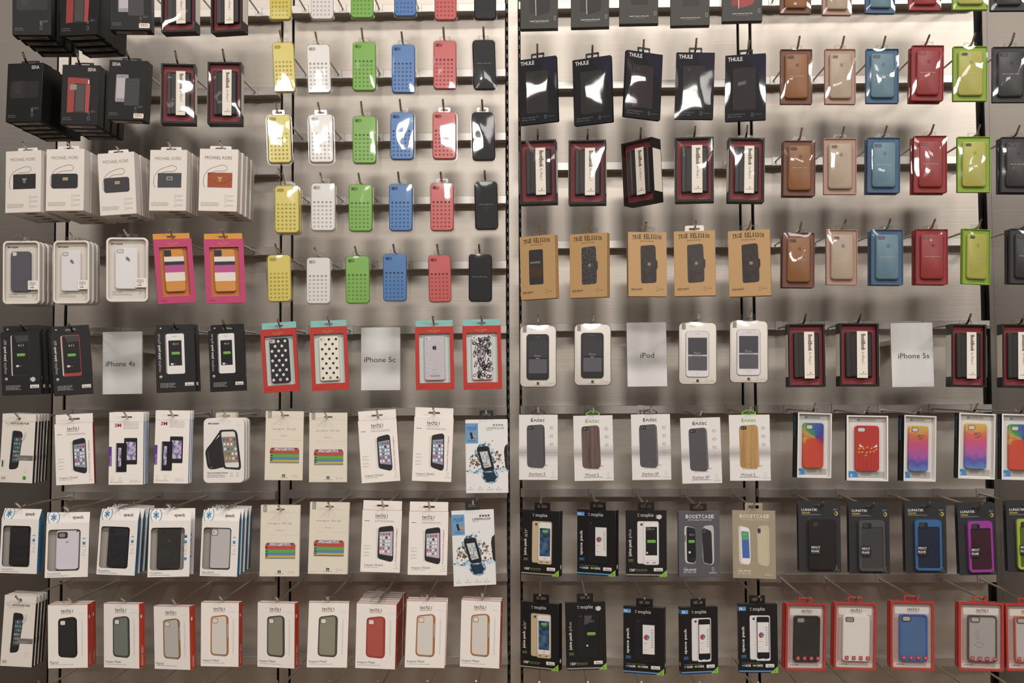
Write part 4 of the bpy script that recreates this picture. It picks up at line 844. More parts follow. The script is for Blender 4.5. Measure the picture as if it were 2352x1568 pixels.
def uncommon(r, w, h, v):
    d = .024; p = P(w, h, .006); o = rr(-w/2, w/2, -h, 0, .0006, 1); i = rr(-w/2 + .0032, w/2 - .0032, -h + .0032, -.0032, .0006, 1)
    p.frame(o, i, 0, .012, 'd8d4d0/0.45', side='1a1918/0.5'); p.loft(-w/2, w/2, -h, 0, .0006, [(.0122, 0), (d, 0)], 'cfcbc7/0.5', '1a1918/0.5', n=1)
    p.prism([(-w/2 + .0033, -h + .0033), (-w/2 + .0040, -h + .0033), (-w/2 + .0040, -.0033), (-w/2 + .0033, -.0033)], .0003, .012, 'd8d4d0/0.45'); bx = p.build('tray_carton', r)
    a = P(w, h, .0121); a.text('un', .27, .055, .345, .088, '3a76b0', 2, bold=True); a.text('common', .35, .055, .72, .088, '8b8b94', 2); a.rect(.055, .86, .93, .955, 'a59e96', 1); a.poly([(.04, .86), (.20, .86), (.28, .90), (.30, .955), (.04, .955)], '3f8fd0', 2); a.text('5', .10, .905, .16, .945, 'd5dfe8', 4); a.fine(.36, .875, .64, .93, 4, '6b655f', 2); a.fine(.74, .875, .80, .94, 4, '8b857d', 2); a.build('insert_print', bx)
    s = P(); vv, ff = glyphs('uncommon', True); x = -w/2 - .0003; vs = [s.bm.verts.new((x, d*.8 - b * d*.35, -h*.38 + (1 - a_) * h*.32)) for a_, b in vv]
    for f in ff: s.bm.faces.new([vs[i] for i in f]).material_index = s.mi('3a66a0')
    s.build('side_print', bx)
    m = {'t': 'rainbow', 'r': 'c8352a/0.25', 's': 'sunset', 'u': 'sunset'}[v]
    x0, x1, z0, z1 = -w*.30, w*.29, -h*.85, -h*.155
    c = P(w, h, .003); c.loft(x0, x1, z0, z1, .0075, [(.003, .0016), (.0045, 0), (.0118, 0)], m); cs = c.build('phone_case', r)
    q = P(w, h, .003); q.rrect(.26, .185, .46, .255, 4, '3a3838'); q.rrect(.275, .192, .445, .248, 3.4, 'c5c0bc', 1)
    if v == 'r':
        for u, v_, s_ in ((.33, .455, 1), (.72, .455, -1)): q.disc(u, v_, 1.9, 'd8d2cc', 0); q.poly([(u, v_), (u + s_*.05, v_ + .022), (u + s_*.09, v_ + .018), (u + s_*.06, v_ + .034), (u, v_ + .03), (u - s_*.03, v_ + .01)], 'd8d2cc', 1)
        for u, v_ in ((.31, .51), (.41, .505), (.50, .485), (.60, .50), (.72, .515), (.30, .565), (.38, .56), (.49, .565), (.58, .555), (.66, .545), (.47, .61)): q.poly([(u - .03, v_ - .012), (u - .012, v_ - .006), (u, v_ - .014), (u + .012, v_ - .006), (u + .03, v_ - .012), (u + .018, v_ + .014), (u - .018, v_ + .014)], 'd8a832', 1); q.line([(u, v_ + .012), (u + .004, .83)], .35, '8a221c', 0)
    if v in 'su': q.curve([(.53, .31), (.46, .30), (.45, .325), (.55, .335), (.55, .365), (.46, .37)], 1.1, '46406a', 1); q.line([(.52, .30), (.62, .30)], 1.0, '46406a', 1); q.line([(.60, .30), (.60, .36)], 1.0, '46406a', 1)
    q.build('case_details', cs)
    film(r, x0 - .003, x1 + .003, z0 - .003, z1 + .004, .0012, .0005, seed(), m='clear_plastic', name='clear_blister', wob=.0006)
    return dict(tab(r, .030, -.001, .0125, d*.6, 'clear_tab', sw=.02, rad=.003), depth=d)

LK = {'k': ('2b2624', '241f1d'), 'g': ('4a4a4c', '3d3d3e'), 'b': ('356ca8', '1c2740'), 'm': ('a838a8', '431d2b'), 'y': ('b0c428', '5e6a1c')}
def lunatik(r, w, h, v):
    col, glass = LK[v]; g = header(r, w, -.022, 0, .011, .0125, '2e2e31/0.45', -.0105, sw=.025, sh=.004, name='holed_top')
    p = P(w, h, .011); p.loft(-w/2, w/2, -h, -.0221, .001, [(.011, 0), (.0125, 0)], '2e2e31/0.45', n=1); bx = p.build('backing_card', r)
    a = P(w, h, .011); a.text('LUNATIK', .08, .10, .46, .135, 'cfcbc8', bold=True); a.text('SEISMIK', .08, .15, .29, .172, 'c9b048', bold=True); a.fine(.08, .18, .56, .198, 2, '8b8885'); a.arc(.89, .17, 3.0, 5.4, -100, 100, 'd0b840'); a.arc(.89, .17, 3.0, 4.4, 100, 260, '8b7c34'); a.disc(.89, .17, 2.2, '55504a', 1); a.fine(.83, .105, .95, .13, 2, '8b8885'); a.phoneicon(.88, .93, 'c5c0bc', .8); a.fine(.80, .965, .98, .98, 2, '77736f'); a.build('card_print', bx)
    x0, x1, z0, z1 = -w*.33, w*.33, -h*.955, -h*.245
    x0 += w*.05; x1 += w*.03
    c = P(w, h, 0.001); o = rr(x0, x1, z0, z1, .009, 5)
    if v != 'k':
        c.loft(x0, x1, z0, z1, .009, [(.003, .0), (.0105, 0)], glass + '/0.3', col + '/0.4'); c.frame(o, rr(x0 + .006, x1 - .005, z0 + .006, z1 - .017, .004, 5), .001, .0032, col + '/0.4')
    else: c.loft(x0, x1, z0, z1, .009, [(.001, .0012), (.0025, 0), (.0105, 0)], glass + '/0.35', col + '/0.4')
    cs = c.build('phone_case', r)
    q = P(w, h, .001); q.rrect(.31, .285, .53, .355, 4, '1f1c1b'); q.rrect(.33, .292, .45, .348, 3, '3b3633', 1)
    for i in range(26): q.disc((x0 + .0028)/w + .5, .32 + i*.0225, .5, '1d1b1c', 1, n=6)
    q.build('case_details', cs)
    s = P(w, h, -.0016); s.rect(.26, .61, .50, .745, '222226'); s.text('IMPACT', .275, .625, .485, .655, 'c9c5c2', bold=True); s.fine(.275, .663, .485, .672, 1, '9c9895', 2); s.text('FRAME', .275, .68, .46, .71, 'c9c5c2', bold=True); s.fine(.275, .718, .485, .726, 1, '77736f', 2); s.build('sticker', r)
    b = P(); b.loft(x0 - .002, x1 + .002, z0 - .002, z1 + .002, .011, [(-.0012, .001), (0, 0), (.0108, -.0005)], 'clear_plastic', caps=(0, 0)); b.build('clear_blister', r)
    film(r, x0 - .001, x1 + .001, z0 - .001, z1 + .001, -.001, .0002, seed(), m='clear_plastic', name='blister_front', wob=.0004)
    return dict(g, depth=.0145)

TR = {'k': ('262624', None), 'w': ('d2cbc6', None), 'b': ('4a70a0', '3c62b0'), 'g': ('9c9794', '4b443f'), 'o': ('b0aaa8', 'c8582c')}
def redcase(r, w, h, v):
    col, rim = TR[v]; d = .036; e = .005; p = P(w, h)
    o = rr(-w/2, w/2, -h, 0, .005, 4); p.frame(o, rr(-w/2 + e, w/2 - e, -h + e, -e, .004, 4), .004, .010, 'c0352e/0.25'); p.loft(-w/2 + .0006, w/2 - .0006, -h + .0006, -.0006, .005, [(.0105, 0), (d, .0008)], 'pink_clear', 'red_clear', caps=(0, 1))
    for i in range(3):
        for x in (-w/2, w/2): k = .0002 if x > 0 else -.0002; y = .015 + .007*i; p.prism([(x + k, -h + .006), (x + 6*k, -h + .006), (x + 6*k, -.006), (x + k, -.006)], y, y + .003, 'c0352e/0.3')
    bx = p.build('red_box', r)
    q = P(w, h, .012); q.loft(-w/2 + e, w/2 - e, -h + e, -e, .003, [(.012, 0), (.0135, 0)], 'b9a09a/0.5', n=2)
    q.rect(.12, .085, .90, .19, 'd2cac2', 1); q.rect(.08, .90, .94, .965, 'cbc3bb', 1); q.text('tech', .40, .095, .58, .145, INK, 3); q.text('21', .58, .107, .67, .145, INK, 3); q.text('IMPACTOLOGY', .41, .155, .66, .168, 'b8463c', 3); q.fine(.14, .915, .36, .94, 2, '3d3836', 2); q.phoneicon(.80, .93, GREY, .8, 2)
    for i in range(2): q.fine(.10 + .73*i, .24, .17 + .73*i, .86, 60, 'a88c86', 2)
    ins = q.build('insert_card', r)
    x0, x1, z0, z1 = -w*.30, w*.34, -h*.87, -h*.19
    c = P(w, h, .002)
    if rim: c.loft(x0, x1, z0, z1, .0075, [(.004, .0), (.0115, 0)], col + '/0.3', rim + '/0.3'); c.frame(rr(x0, x1, z0, z1, .0075, 5), rr(x0 + .003, x1 - .003, z0 + .003, z1 - .003, .006, 5), .002, .0042, rim + '/0.3')
    else: c.loft(x0, x1, z0, z1, .0075, [(.002, .0016), (.0035, 0), (.0115, 0)], col + '/0.4')
    cs = c.build('phone_case', r)
    m = P(w, h, .002); m.rrect(.255, .215, .46, .29, 4, '3a3432'); m.rrect(.275, .223, .44, .282, 3.2, '8b847e' if v in 'kw' else 'a59e98', 1)
    if v == 'g': m.y = .004; m.line([(.38, .40), (.46, .52), (.42, .55), (.34, .43)], .6, '77706c', 1); m.curve([(.36, .62), (.46, .58), (.56, .62), (.46, .66)], .6, '77706c', 1, closed=True)
    m.build('camera_opening', cs)
    s = P(w, h, -.0006)
    for i in range(4): u = .25 + .165*i; s.rrect(u, .785, u + .085, .84, 1.2, 'c0404a'); s.disc(u + .042, .812, 1.2, 'dccbc8', 2)
    if v != 'k': s.text('The Science in Protection', .22, .862, .82, .882, 'b8404a', 2)
    s.build('icon_strip', r)
    film(r, -w/2 + e*.5, w/2 - e*.5, -h + e*.5, -e*.5, .001, .0008, seed(), m='clear_plastic', name='clear_cover', wob=.0006)
    t = P(); t.frame(rr(-.0175, .0175, -.001, .013, .003), rr(-.0135, .0135, .0015, .0095, .002), .012, .0145, 'c0352e/0.3'); t.build('hang_loop', r)
    return dict(z=.0095, y=.0132, sw=.012, x=0, depth=d)
# ------------------------------------------------------------------ what hangs where: kind | look | front face corners in the 2352 x 1568 photo frame | peg tip | how many deep | label
KIND = {  # builder, front face size in photo pixels at the peg tips, object name, category, gap between two of a stack, group
 'sena': (sena, 86, 137, 'wallet_case_box', 'box', .009), 'book': (book, 82, 143, 'book_case_box', 'box', .004), 'kors': (kors, 87, 140, 'wristlet_box', 'box', .004),
 'snap': (snap, 84, 146, 'snap_case_package', 'phone case', .006), 'spade': (spade, 87, 146, 'designer_case_box', 'phone case', .004), 'pack4': (pack4, 88, 142, 'battery_case_box', 'box', .010),
 'sign': (sign, 94, 147, 'name_sign', 'sign', 0), 'iris': (iris, 79, 160, 'screen_film_box', 'box', .007), 'shield': (shield, 88, 144, 'screen_shield_box', 'box', .004),
 'mmm': (mmm, 79, 167, 'screen_protector_box', 'box', .006), 'armband': (armband, 93, 149, 'sports_armband_box', 'box', .012), 'speck': (speck, 92, 149, 'phone_case_carton', 'phone case', .006),
 'mesh': (mesh21, 90, 149, 'bumper_case_box', 'box', .004), 'c5': (c5, 58, 118, 'dotted_phone_case', 'phone case', .004), 'glare': (glare, 87, 162, 'film_set_card', 'card', .002),
 'proof': (proof, 97, 169, 'waterproof_case_box', 'box', .004), 'wrap': (wrap, 89, 148, 'leather_case_box', 'box', .004), 'thule': (thule, 90, 150, 'slim_case_package', 'phone case', .004),
 'kraft': (kraft, 91, 150, 'kraft_wallet_box', 'box', .004), 'pod': (pod, 88, 144, 'player_case_package', 'phone case', .004), 'evu': (evutec, 90, 150, 'phone_case_box', 'box', .004),
 'pack5': (pack5, 90, 152, 'power_case_box', 'box', .004), 'boost': (boost, 97, 153, 'battery_case_box', 'box', .004), 'film5': (film5, 73, 126, 'film_packed_case', 'phone case', .006),
 'unc': (uncommon, 88, 150, 'printed_case_package', 'phone case', .004), 'lun': (lunatik, 93, 163, 'rugged_case_package', 'phone case', .008), 'red': (redcase, 95, 156, 'red_blister_package', 'phone case', .004)}
ITEMS = '''
sena|a|28,-60,118,-60,118,81,28,81||4|black wallet box cut off above, in the corner
sena|b|140,-60,232,-66,222,76,136,86||4|black box with a red wallet picture, cut off above
sena|c|252,-68,348,-68,348,70,252,68||1|black box with silver phone picture, cut off above
book|r|370,-68,449,-68,449,70,370,76||1|book case box with white side panel, cut off above, first
book|rn|484,-66,557,-66,557,68,484,78||1|book case box cut off above, beside the yellow case column
sena|a|19,147,100,143,94,277,11,282|52,120|5|matt black box with a dark lying wallet picture
sena|b|143,148,231,150,224,287,139,286|171,120|4|black box with a faded red wallet picture, second row
sena|c|251,138,341,139,332,277,244,274|290,117|1|black box with silver phone picture, second row, price sticker
book|r|370,145,448,147,448,284,369,281|402,117|1|glossy red book case box, second row, nearer black boxes
book|r|476,141,555,143,553,284,477,284|511,113|1|glossy red and black book case box beside second yellow case
kors|a|13,348,95,344,92,486,12,490|52,326|4|white box with black clasp wristlet, against the dark corner
kors|b|106,343,195,341,191,483,105,485|154,327|5|white box with black zip wristlet and silver letters
kors|c|224,353,307,348,314,490,230,496|267,334|3|tilted white box with grey zip wristlet and bright edge
kors|d|345,344,430,344,427,484,342,484|386,323|3|white box with grey flat wristlet and square plate
kors|e|459,341,548,343,544,486,455,484|505,324|4|white box with orange brown envelope wristlet
snap|g|6,553,91,553,91,698,6,698|48,537|4|rounded white package with a dark grey phone case
snap|w|122,552,205,552,205,697,122,697|159,533|3|rounded white package with white case, above the red battery box
snap|w1|243,545,341,545,341,693,243,693|285,527|1|largest rounded white package with white case, beside pink boxes
spade|ps|350,549,440,548,450,696,365,696|395,527|1|tilted pink and orange window box with striped case
spade|ps|467,549,558,548,566,696,474,696|510,527|1|upright pink and orange window box beside the yellow case
pack4|ks|1,762,88,761,97,906,5,906|46,741|4|black battery box with black phone and round white sticker
pack4|r|115,763,202,761,218,906,124,906|157,742|1|black battery box with red rimmed phone picture
sign|iPhone 4s|231,760,328,760,328,906,232,906||1|white name sign ending in 4s, among black battery boxes
pack4|wp|354,759,445,759,452,900,361,900|396,736|2|black battery box with white phone, beside the 4s sign
pack4|wp|477,759,557,758,565,900,485,896|511,734|1|black battery box with white phone, beside the red dotted box
iris|a|5,950,85,951,72,1109,-1,1108|36,947|5|white screen film box with round green sticker
shield|r|122,972,213,971,217,1112,131,1113|156,951|1|white screen shield box with broad dark red side
mmm|a|251,946,330,947,329,1113,249,1113|284,944|4|white screen protector box with purple tag beside red shield box
mmm|a|358,942,437,943,432,1110,352,1110|390,940|3|white screen protector box with purple tag beside the armband box
armband|a|467,960,561,960,561,1109,467,1109|512,943|3|rounded white box picturing a black sports armband
speck|k|4,1169,93,1169,81,1317,0,1316|36,1154|1|white and blue window carton with plain black case
speck|w|107,1178,208,1176,200,1323,103,1328|147,1163|1|white and blue window carton with pale lilac case
speck|p|233,1170,318,1171,309,1321,220,1319|263,1156|4|white and blue window carton with gridded navy case
speck|t|344,1173,440,1170,434,1323,338,1326|384,1158|2|white and blue window carton with ribbed black case
speck|g|467,1172,550,1173,544,1323,458,1323|514,1160|4|white and blue window carton with frosted clear case
iris|b|11,1367,85,1368,71,1532,1,1529|36,1369|4|white screen film box in the bottom corner, no sticker
mesh|kP|109,1389,201,1388,203,1534,110,1534|156,1371|2|white box with red side and black phone case picture
mesh|mM|237,1385,319,1387,321,1537,239,1531|278,1373|1|white box with red side and smoky green case picture
mesh|aP|351,1390,434,1394,439,1540,356,1534|396,1375|1|white box, clear case picture with brown rim, slightly tilted
mesh|oM|461,1383,549,1384,548,1532,461,1529|504,1369|1|white box with clear case picture below frosted case carton
mesh|gM|591,1382,677,1386,677,1536,591,1530|633,1370|1|white box with olive case picture and broad red side
mesh|gM|709,1383,803,1384,797,1533,704,1533|750,1372|1|white box with olive case picture and narrow red side
mesh|rM|818,1385,912,1387,907,1538,816,1533|867,1369|6|white box with bright red phone case picture
mesh|oM|934,1379,1027,1381,1021,1534,929,1533|980,1369|2|white box with clear case picture beside red case box
mesh|oM|1059,1377,1151,1381,1147,1536,1056,1530|1107,1363|2|white box with clear case picture beside the middle post
spade|rk|597,756,678,753,688,898,607,902|638,733|1|tilted red window box with black case and white dots
spade|rw|711,751,795,749,803,895,717,897|753,727|1|red window box with cream case and black dots
sign|iPhone 5c|827,750,920,750,920,897,828,897||1|white name sign ending in 5c, among red boxes
spade|rg|952,750,1041,749,1044,895,956,895|994,726|1|red window box with pale glitter case
spade|rf|1061,748,1150,747,1154,894,1065,894|1106,726|1|red window box with black scribbled floral case
glare|a|611,944,698,944,695,1103,607,1102|645,942|1|cream film set card, upper, beside the armband box
glare|a|710,947,798,948,797,1107,710,1107|746,946|1|cream film set card, upper, beside a tall shield box
shield|r|821,966,911,961,920,1104,831,1110|865,940|1|tilted white screen shield box with thin red side, upper
shield|n|952,958,1043,958,1036,1107,945,1104|995,939|1|white screen shield box with blue app screen, upper
proof|a|1068,964,1166,962,1167,1132,1071,1132|1116,940|1|white box with splashing phone, upper of the two
glare|a|599,1160,690,1159,686,1324,596,1323|640,1162|2|cream film set card, lower, beside the window cartons
glare|a|712,1153,803,1153,797,1319,707,1317|754,1154|2|cream film set card, lower, beside a screen shield box
shield|m|832,1171,925,1171,918,1316,827,1312|877,1147|1|lower screen shield box, beside the cream film card
shield|m|940,1174,1031,1174,1027,1321,935,1320|984,1151|1|lower screen shield box, beside the splashing phone box
proof|b|1037,1174,1134,1169,1140,1342,1042,1347|1086,1149|1|white box with splashing phone, lower of the two
wrap|f|1195,-82,1281,-84,1281,65,1195,67||1|black leather case box cut off above, beside the middle post
wrap|f|1311,-84,1399,-86,1399,61,1311,64||1|black leather case box cut off above, second from the post
wrap|w|1422,-90,1512,-91,1512,53,1422,56||1|black leather case box with brown case, cut off above
wrap|k|1540,-88,1630,-89,1630,57,1540,60||1|black leather case box cut off above, beside the red one
wrap|r|1658,-96,1751,-98,1751,47,1658,50||1|black leather case box with red case, cut off above
thule|k|1189,139,1277,126,1281,277,1193,288|1234,101|1|glossy black case package turned aside, beside the middle post
thule|k|1314,139,1403,125,1406,278,1318,290|1361,104|1|glossy black case package turned aside, second from the post
thule|m|1441,113,1522,126,1518,277,1433,266|1479,91|1|glossy black case package turned the other way, third from post
thule|k|1554,120,1642,120,1638,274,1549,272|1600,88|1|glossy black case package facing straight out
thule|k|1665,127,1760,122,1757,273,1665,280|1721,91|1|glossy black case package in front of the double seam
book|d|1192,323,1277,319,1279,465,1194,469|1235,297|1|wine red book case box beside the middle post
book|d|1306,322,1392,320,1392,467,1305,469|1350,297|1|wine red book case box, second from the middle post
book|d|1428,333,1497,311,1504,460,1431,474|1472,293|1|wine red book case box turned strongly sideways
book|d|1549,316,1640,313,1640,461,1549,464|1597,290|1|wine red book case box facing straight out, fourth from post
book|d|1675,316,1756,316,1756,464,1672,462|1717,288|1|wine red book case box in front of the double seam
kraft|s|1193,545,1274,537,1276,684,1197,689|1239,517|1|brown kraft box picturing a case with card pocket
kraft|l|1309,540,1394,532,1394,681,1308,685|1357,514|1|brown kraft box picturing a wrinkled black leather wallet
kraft|b|1442,532,1531,533,1532,681,1444,680|1484,511|1|brown kraft box with dark brown wallet, above name sign
kraft|b1|1547,532,1643,528,1644,678,1549,681|1599,506|1|brown kraft box with brown wallet and white hang tab
kraft|b|1672,532,1768,525,1772,678,1674,682|1725,508|1|brown kraft box with brown wallet, over the double seam
pod|k|1193,746,1279,746,1279,890,1193,890|1236,725|1|clear package with a black player beside the middle post
pod|k|1318,743,1405,743,1405,886,1318,886|1363,719|1|clear package with a black player beside a name sign
sign|iPod|1438,739,1531,738,1534,888,1441,889||1|white four letter name sign between black and white players
pod|w|1558,739,1648,739,1648,884,1558,884|1607,716|1|clear package with white player, beside the name sign
pod|w|1675,735,1766,735,1766,880,1675,880|1727,710|1|clear package with white player, over the double seam
evu|c|1192,952,1281,952,1281,1102,1192,1102|1236,933|1|white box picturing a grey ribbed case beside the middle post
evu|w|1317,955,1406,953,1411,1104,1319,1104|1363,934|1|white box picturing a dark wood case, green hanger
evu|d|1448,951,1539,951,1542,1102,1453,1102|1497,932|1|white box picturing a woven grey case, below name sign
evu|d|1561,960,1654,958,1659,1110,1568,1110|1612,940|1|white box with woven grey case, hanging lowest of five
evu|by|1673,952,1768,952,1771,1104,1677,1104|1724,931|1|white box with bamboo case, green hanger and yellow side
pack5|a-g-n|1198,1170,1285,1174,1284,1326,1198,1316|1242,1154|1|black box with gold phone case, upper of the two
pack5|s-k-16|1325,1168,1413,1173,1415,1326,1326,1316|1372,1149|1|black box, black phone and pie chart, beside gold one
pack5|p-w-o|1437,1171,1531,1172,1532,1324,1438,1323|1486,1150|1|black box with white phone and round sticker
boost|s|1557,1173,1653,1175,1653,1324,1561,1325|1608,1154|1|slate grey battery case box with serif letters
boost|g|1681,1171,1780,1175,1783,1330,1684,1327|1734,1154|1|beige battery case box with gold case picture
pack5|a-g-n|1194,1382,1283,1385,1283,1545,1196,1529|1240,1367|1|black box with gold phone case, lower of the two
pack5|p-k-o|1299,1384,1391,1380,1393,1537,1303,1539|1346,1366|1|black box with black phone and round sticker, bottom row
pack5|s-k-16|1431,1392,1525,1395,1526,1553,1432,1542|1481,1374|1|black box, black phone and pie chart, bottom row
pack5|s-w-32|1564,1395,1649,1392,1649,1545,1567,1548|1607,1374|1|black box, white phone, pie chart, blue mark thirty two
pack5|s-w-16|1696,1386,1785,1387,1787,1545,1699,1545|1745,1371|1|black box, white phone, pie chart, beside red blister packages
book|dn|1808,743,1895,744,1897,888,1811,889|1851,720|1|wine red book case box with crinkled film, beside seam
book|dn|1925,742,2022,742,2022,887,1927,887|1977,720|1|wine red book case box beside the 5s sign, before it
sign|iPhone 5s|2043,741,2146,738,2150,889,2048,890||1|white name sign ending in 5s, among wine red boxes
book|dn|2185,744,2267,745,2266,888,2185,889|2230,721|1|wine red book case box just past the 5s sign
book|dn|2302,744,2386,744,2386,890,2302,890|2353,723|1|wine red book case box cut by the picture edge
unc|t|1834,948,1912,948,1908,1096,1830,1098|1873,926|1|white tray package with tie dye case, wholly in view
unc|r|1945,954,2041,954,2040,1104,1944,1104|1996,934|1|white tray package with red bird case
unc|s|2078,954,2153,954,2147,1104,2075,1106|2115,936|1|white tray package with sunset coloured case beside red bird case
unc|u|2206,949,2287,949,2285,1099,2198,1100|2246,927|1|white tray package with sunset coloured case over the dark seam
unc|t|2302,951,2390,951,2388,1102,2300,1102|2354,933|1|white tray package with tie dye case, cut by picture edge
lun|k|1835,1152,1932,1152,1935,1315,1837,1315|1891,1153|2|dark card package with solid black rugged case
lun|g|1952,1154,2045,1154,2048,1319,1954,1318|2007,1155|2|dark card package with grey rugged case
lun|b|2079,1152,2176,1154,2178,1318,2084,1317|2136,1153|2|dark card package with bright blue rugged case
lun|m|2202,1155,2289,1157,2297,1321,2210,1322|2257,1156|2|dark card package with purple rugged case
lun|y|2313,1151,2408,1152,2414,1315,2320,1315|2368,1153|2|dark card package with lime rugged case, cut off
red|k|1808,1385,1900,1386,1898,1541,1805,1540|1860,1375|1|clear red package with a black phone case
red|w|1918,1383,2016,1385,2013,1541,1916,1538|1973,1372|1|clear red package with a white phone case
red|b|2046,1380,2148,1382,2147,1541,2047,1539|2110,1374|1|clear red package with a blue phone case
red|g|2203,1382,2308,1385,2307,1543,2203,1540|2267,1373|1|clear red package with a clear grey rimmed case
red|o|2310,1386,2408,1387,2410,1543,2315,1541|2371,1375|1|clear red package with orange rimmed case, cut off
'''
def column(kind, rows, cols, word, ks):
    """Rows of equal packages: one code letter per column, the corners given as box x0,x1,y0,y1 and slant."""
    out = []
    for (row, nm) in zip(rows, ks):
        for (v, c), cell in zip(cols, row):
            x0, x1, y0, y1, tx, ty, n, sl = (list(cell) + [1, 0])[:8] if len(cell) == 6 else (list(cell) + [0])[:8]
            t = f'{tx},{ty}' if tx is not None else ''
            # sl = how far the lower edge is shifted sideways
            out.append(f'{kind}|{v}|{x0 - sl/2},{y0},{x1 - sl/2},{y0},{x1 + sl/2},{y1},{x0 + sl/2},{y1}|{t}|{n}|{c} {word}, {nm}')
    return out
C5ROWS = [
 [(617,669,-72,46,None,0,1,0),(711,767,-73,45,None,0,1,0),(803,859,-76,42,None,0,1,0),(903,957,-80,38,None,0,1,0),(996,1050,-73,47,None,0,1,0),(1087,1141,-74,45,None,0,1,0)],
 [(626,678,94,212,642,69,1,6),(703,761,99,214,724,73,1,4),(807,865,93,209,830,64),(897,955,99,214,922,73),(993,1050,90,205,1018,62),(1085,1141,88,206,1110,62,1,4)],
 [(613,670,260,375,632,236,1,5),(708,767,260,374,730,235,1,3),(807,866,264,376,828,233),(894,952,255,367,918,228),(991,1049,254,366,1017,228),(1083,1139,254,369,1107,229,1,3)],
 [(628,689,424,536,647,397,2,1),(711,772,418,531,735,396),(798,857,421,532,823,398),(891,949,420,531,914,395),(986,1044,418,531,1012,395),(1089,1146,414,528,1113,392,1,3)],
 [(612,670,583,694,632,560,1,3),(701,761,589,699,722,569),(791,851,586,698,815,566,1,1),(877,936,581,693,903,561),(983,1038,584,695,1004,561,1,3),(1074,1132,581,694,1100,561)]]
NR = ['topmost row', 'second row', 'third row', 'fourth row', 'fifth row']
F5ROWS = [
 [(1794,1864,-95,29,None,0,1,0),(1892,1957,-93,32,None,0,1,0),(1991,2057,-96,28,None,0,1,0),(2090,2163,-103,21,None,0,1,0),(2190,2272,-104,20,None,0,1,0),(2277,2360,-102,22,None,0,1,0)],
 [(1794,1867,111,237,1837,83),(1897,1967,110,237,1939,83),(1991,2066,110,235,2034,83),(2096,2169,102,229,2135,80,2,-2),(2191,2270,104,230,2240,76),(2281,2364,105,233,2330,76)],
 [(1801,1874,321,448,1842,294,2,-1),(1893,1969,316,445,1939,291),(1994,2069,314,441,2037,289,2,-1),(2101,2177,310,441,2145,286,2,0),(2201,2277,312,440,2253,286),(2302,2377,313,440,2338,288,2,0)],
 [(1799,1872,533,659,1841,510,2,-1),(1900,1971,526,653,1943,503),(2003,2076,526,653,2045,503,2,0),(2106,2179,525,652,2148,503,2,0),(2215,2277,525,652,2255,503,1,-3),(2323,2396,524,650,2357,505,2,0)]]
items = [l for l in ITEMS.strip().split('\n')]
items += column('c5', C5ROWS, [('y', 'yellow'), ('w', 'white'), ('g', 'green'), ('b', 'blue'), ('r', 'red'), ('k', 'black')], 'phone case with round holes in clear shell', NR)
items += column('film5', F5ROWS, [('n', 'brown'), ('i', 'beige'), ('b', 'blue grey'), ('r', 'dark red'), ('l', 'lime yellow'), ('k', 'charcoal')], 'leather phone case under glossy film', NR)

# ------------------------------------------------------------------ the display wall
YW, YR, YT, YE = 3.25, 3.20, 2.868, 2.892                            # panel face, rail face, peg tip, peg elbow
PX = 2.885 / F
top, bot = unproj(1200, -800, YW)[2], -1.45
def wx(px, Y=YW, py=936): return unproj(px, py, Y)[0]
b = P(); box(b, wx(-2600), wx(5000), YW + .03, YW + .05, bot, top, 'dark_backing'); tag(b.build('wall_back'), kind='structure')
panels = [(-2600, 117), (124, 147), (153, 641), (646, 667), (672, 1163), (1169.5, 1193), (1198, 1702), (1707, 1730), (1736, 2255), (2274, 2286), (2287, 5000)]
XN = wx(2262)
def seam(px): return unproj(px, 760, YW)[0]
for i, (a, c) in enumerate(panels):
    b = P(); yo = YW
    if i in (0, 10): yo = YW + .012
    if i == 5: yo = YW - .006
    box(b, seam(a), seam(c), yo, yo + .012, bot, top, 'steel_panel_shaded' if i in (0, 9, 10) else 'steel_panel', .001)
    tag(b.build('wall_back' if c - a > 60 else 'trim_%d' % (i // 2)), kind='structure')
b = P(); 
for a, c in ((1164.5, 1169), (1193.5, 1197.5)):                      # slotted standards either side of the middle post
    z = bot
    while z < top:
        box(b, seam(a) + .0016, seam(c) - .0012, YW + .004, YW + .006, z, z + .012, 'steel_panel_shaded', .0002); z += .0254
tag(b.build('trim_slots'), kind='structure')
b = P(); b.face([(-6, -7, -1.5), (6, -7, -1.5), (6, YW + .05, -1.5), (-6, YW + .05, -1.5)], 'a89684/0.5'); tag(b.build('floor'), kind='structure')
RH = 0.0215
BAYS = [('first', 126, 632, 380, [22, 203, 385, 569, 751, 940, 1129, 1316, 1507]), ('second', 657, 1165, 910, [10, 160, 306, 451, 600, 748, 936, 1125, 1316, 1507]),
        ('third', 1196, 1721, 1460, [0, 184, 371, 551, 741, 931, 1122, 1316, 1509]), ('fourth', 1743, 2284, 2010, [-8, 173, 359, 547, 737, 929, 1123, 1318, 1511])]
ORD = ['topmost', 'second', 'third', 'fourth', 'fifth', 'sixth', 'seventh', 'eighth', 'ninth', 'lowest']
SIDE = {'first': 'wall bay beside the dark corner', 'second': 'wall bay of the dotted cases', 'third': 'wall bay of the kraft boxes', 'fourth': 'wall bay of the leather cases'}
RAILS = []
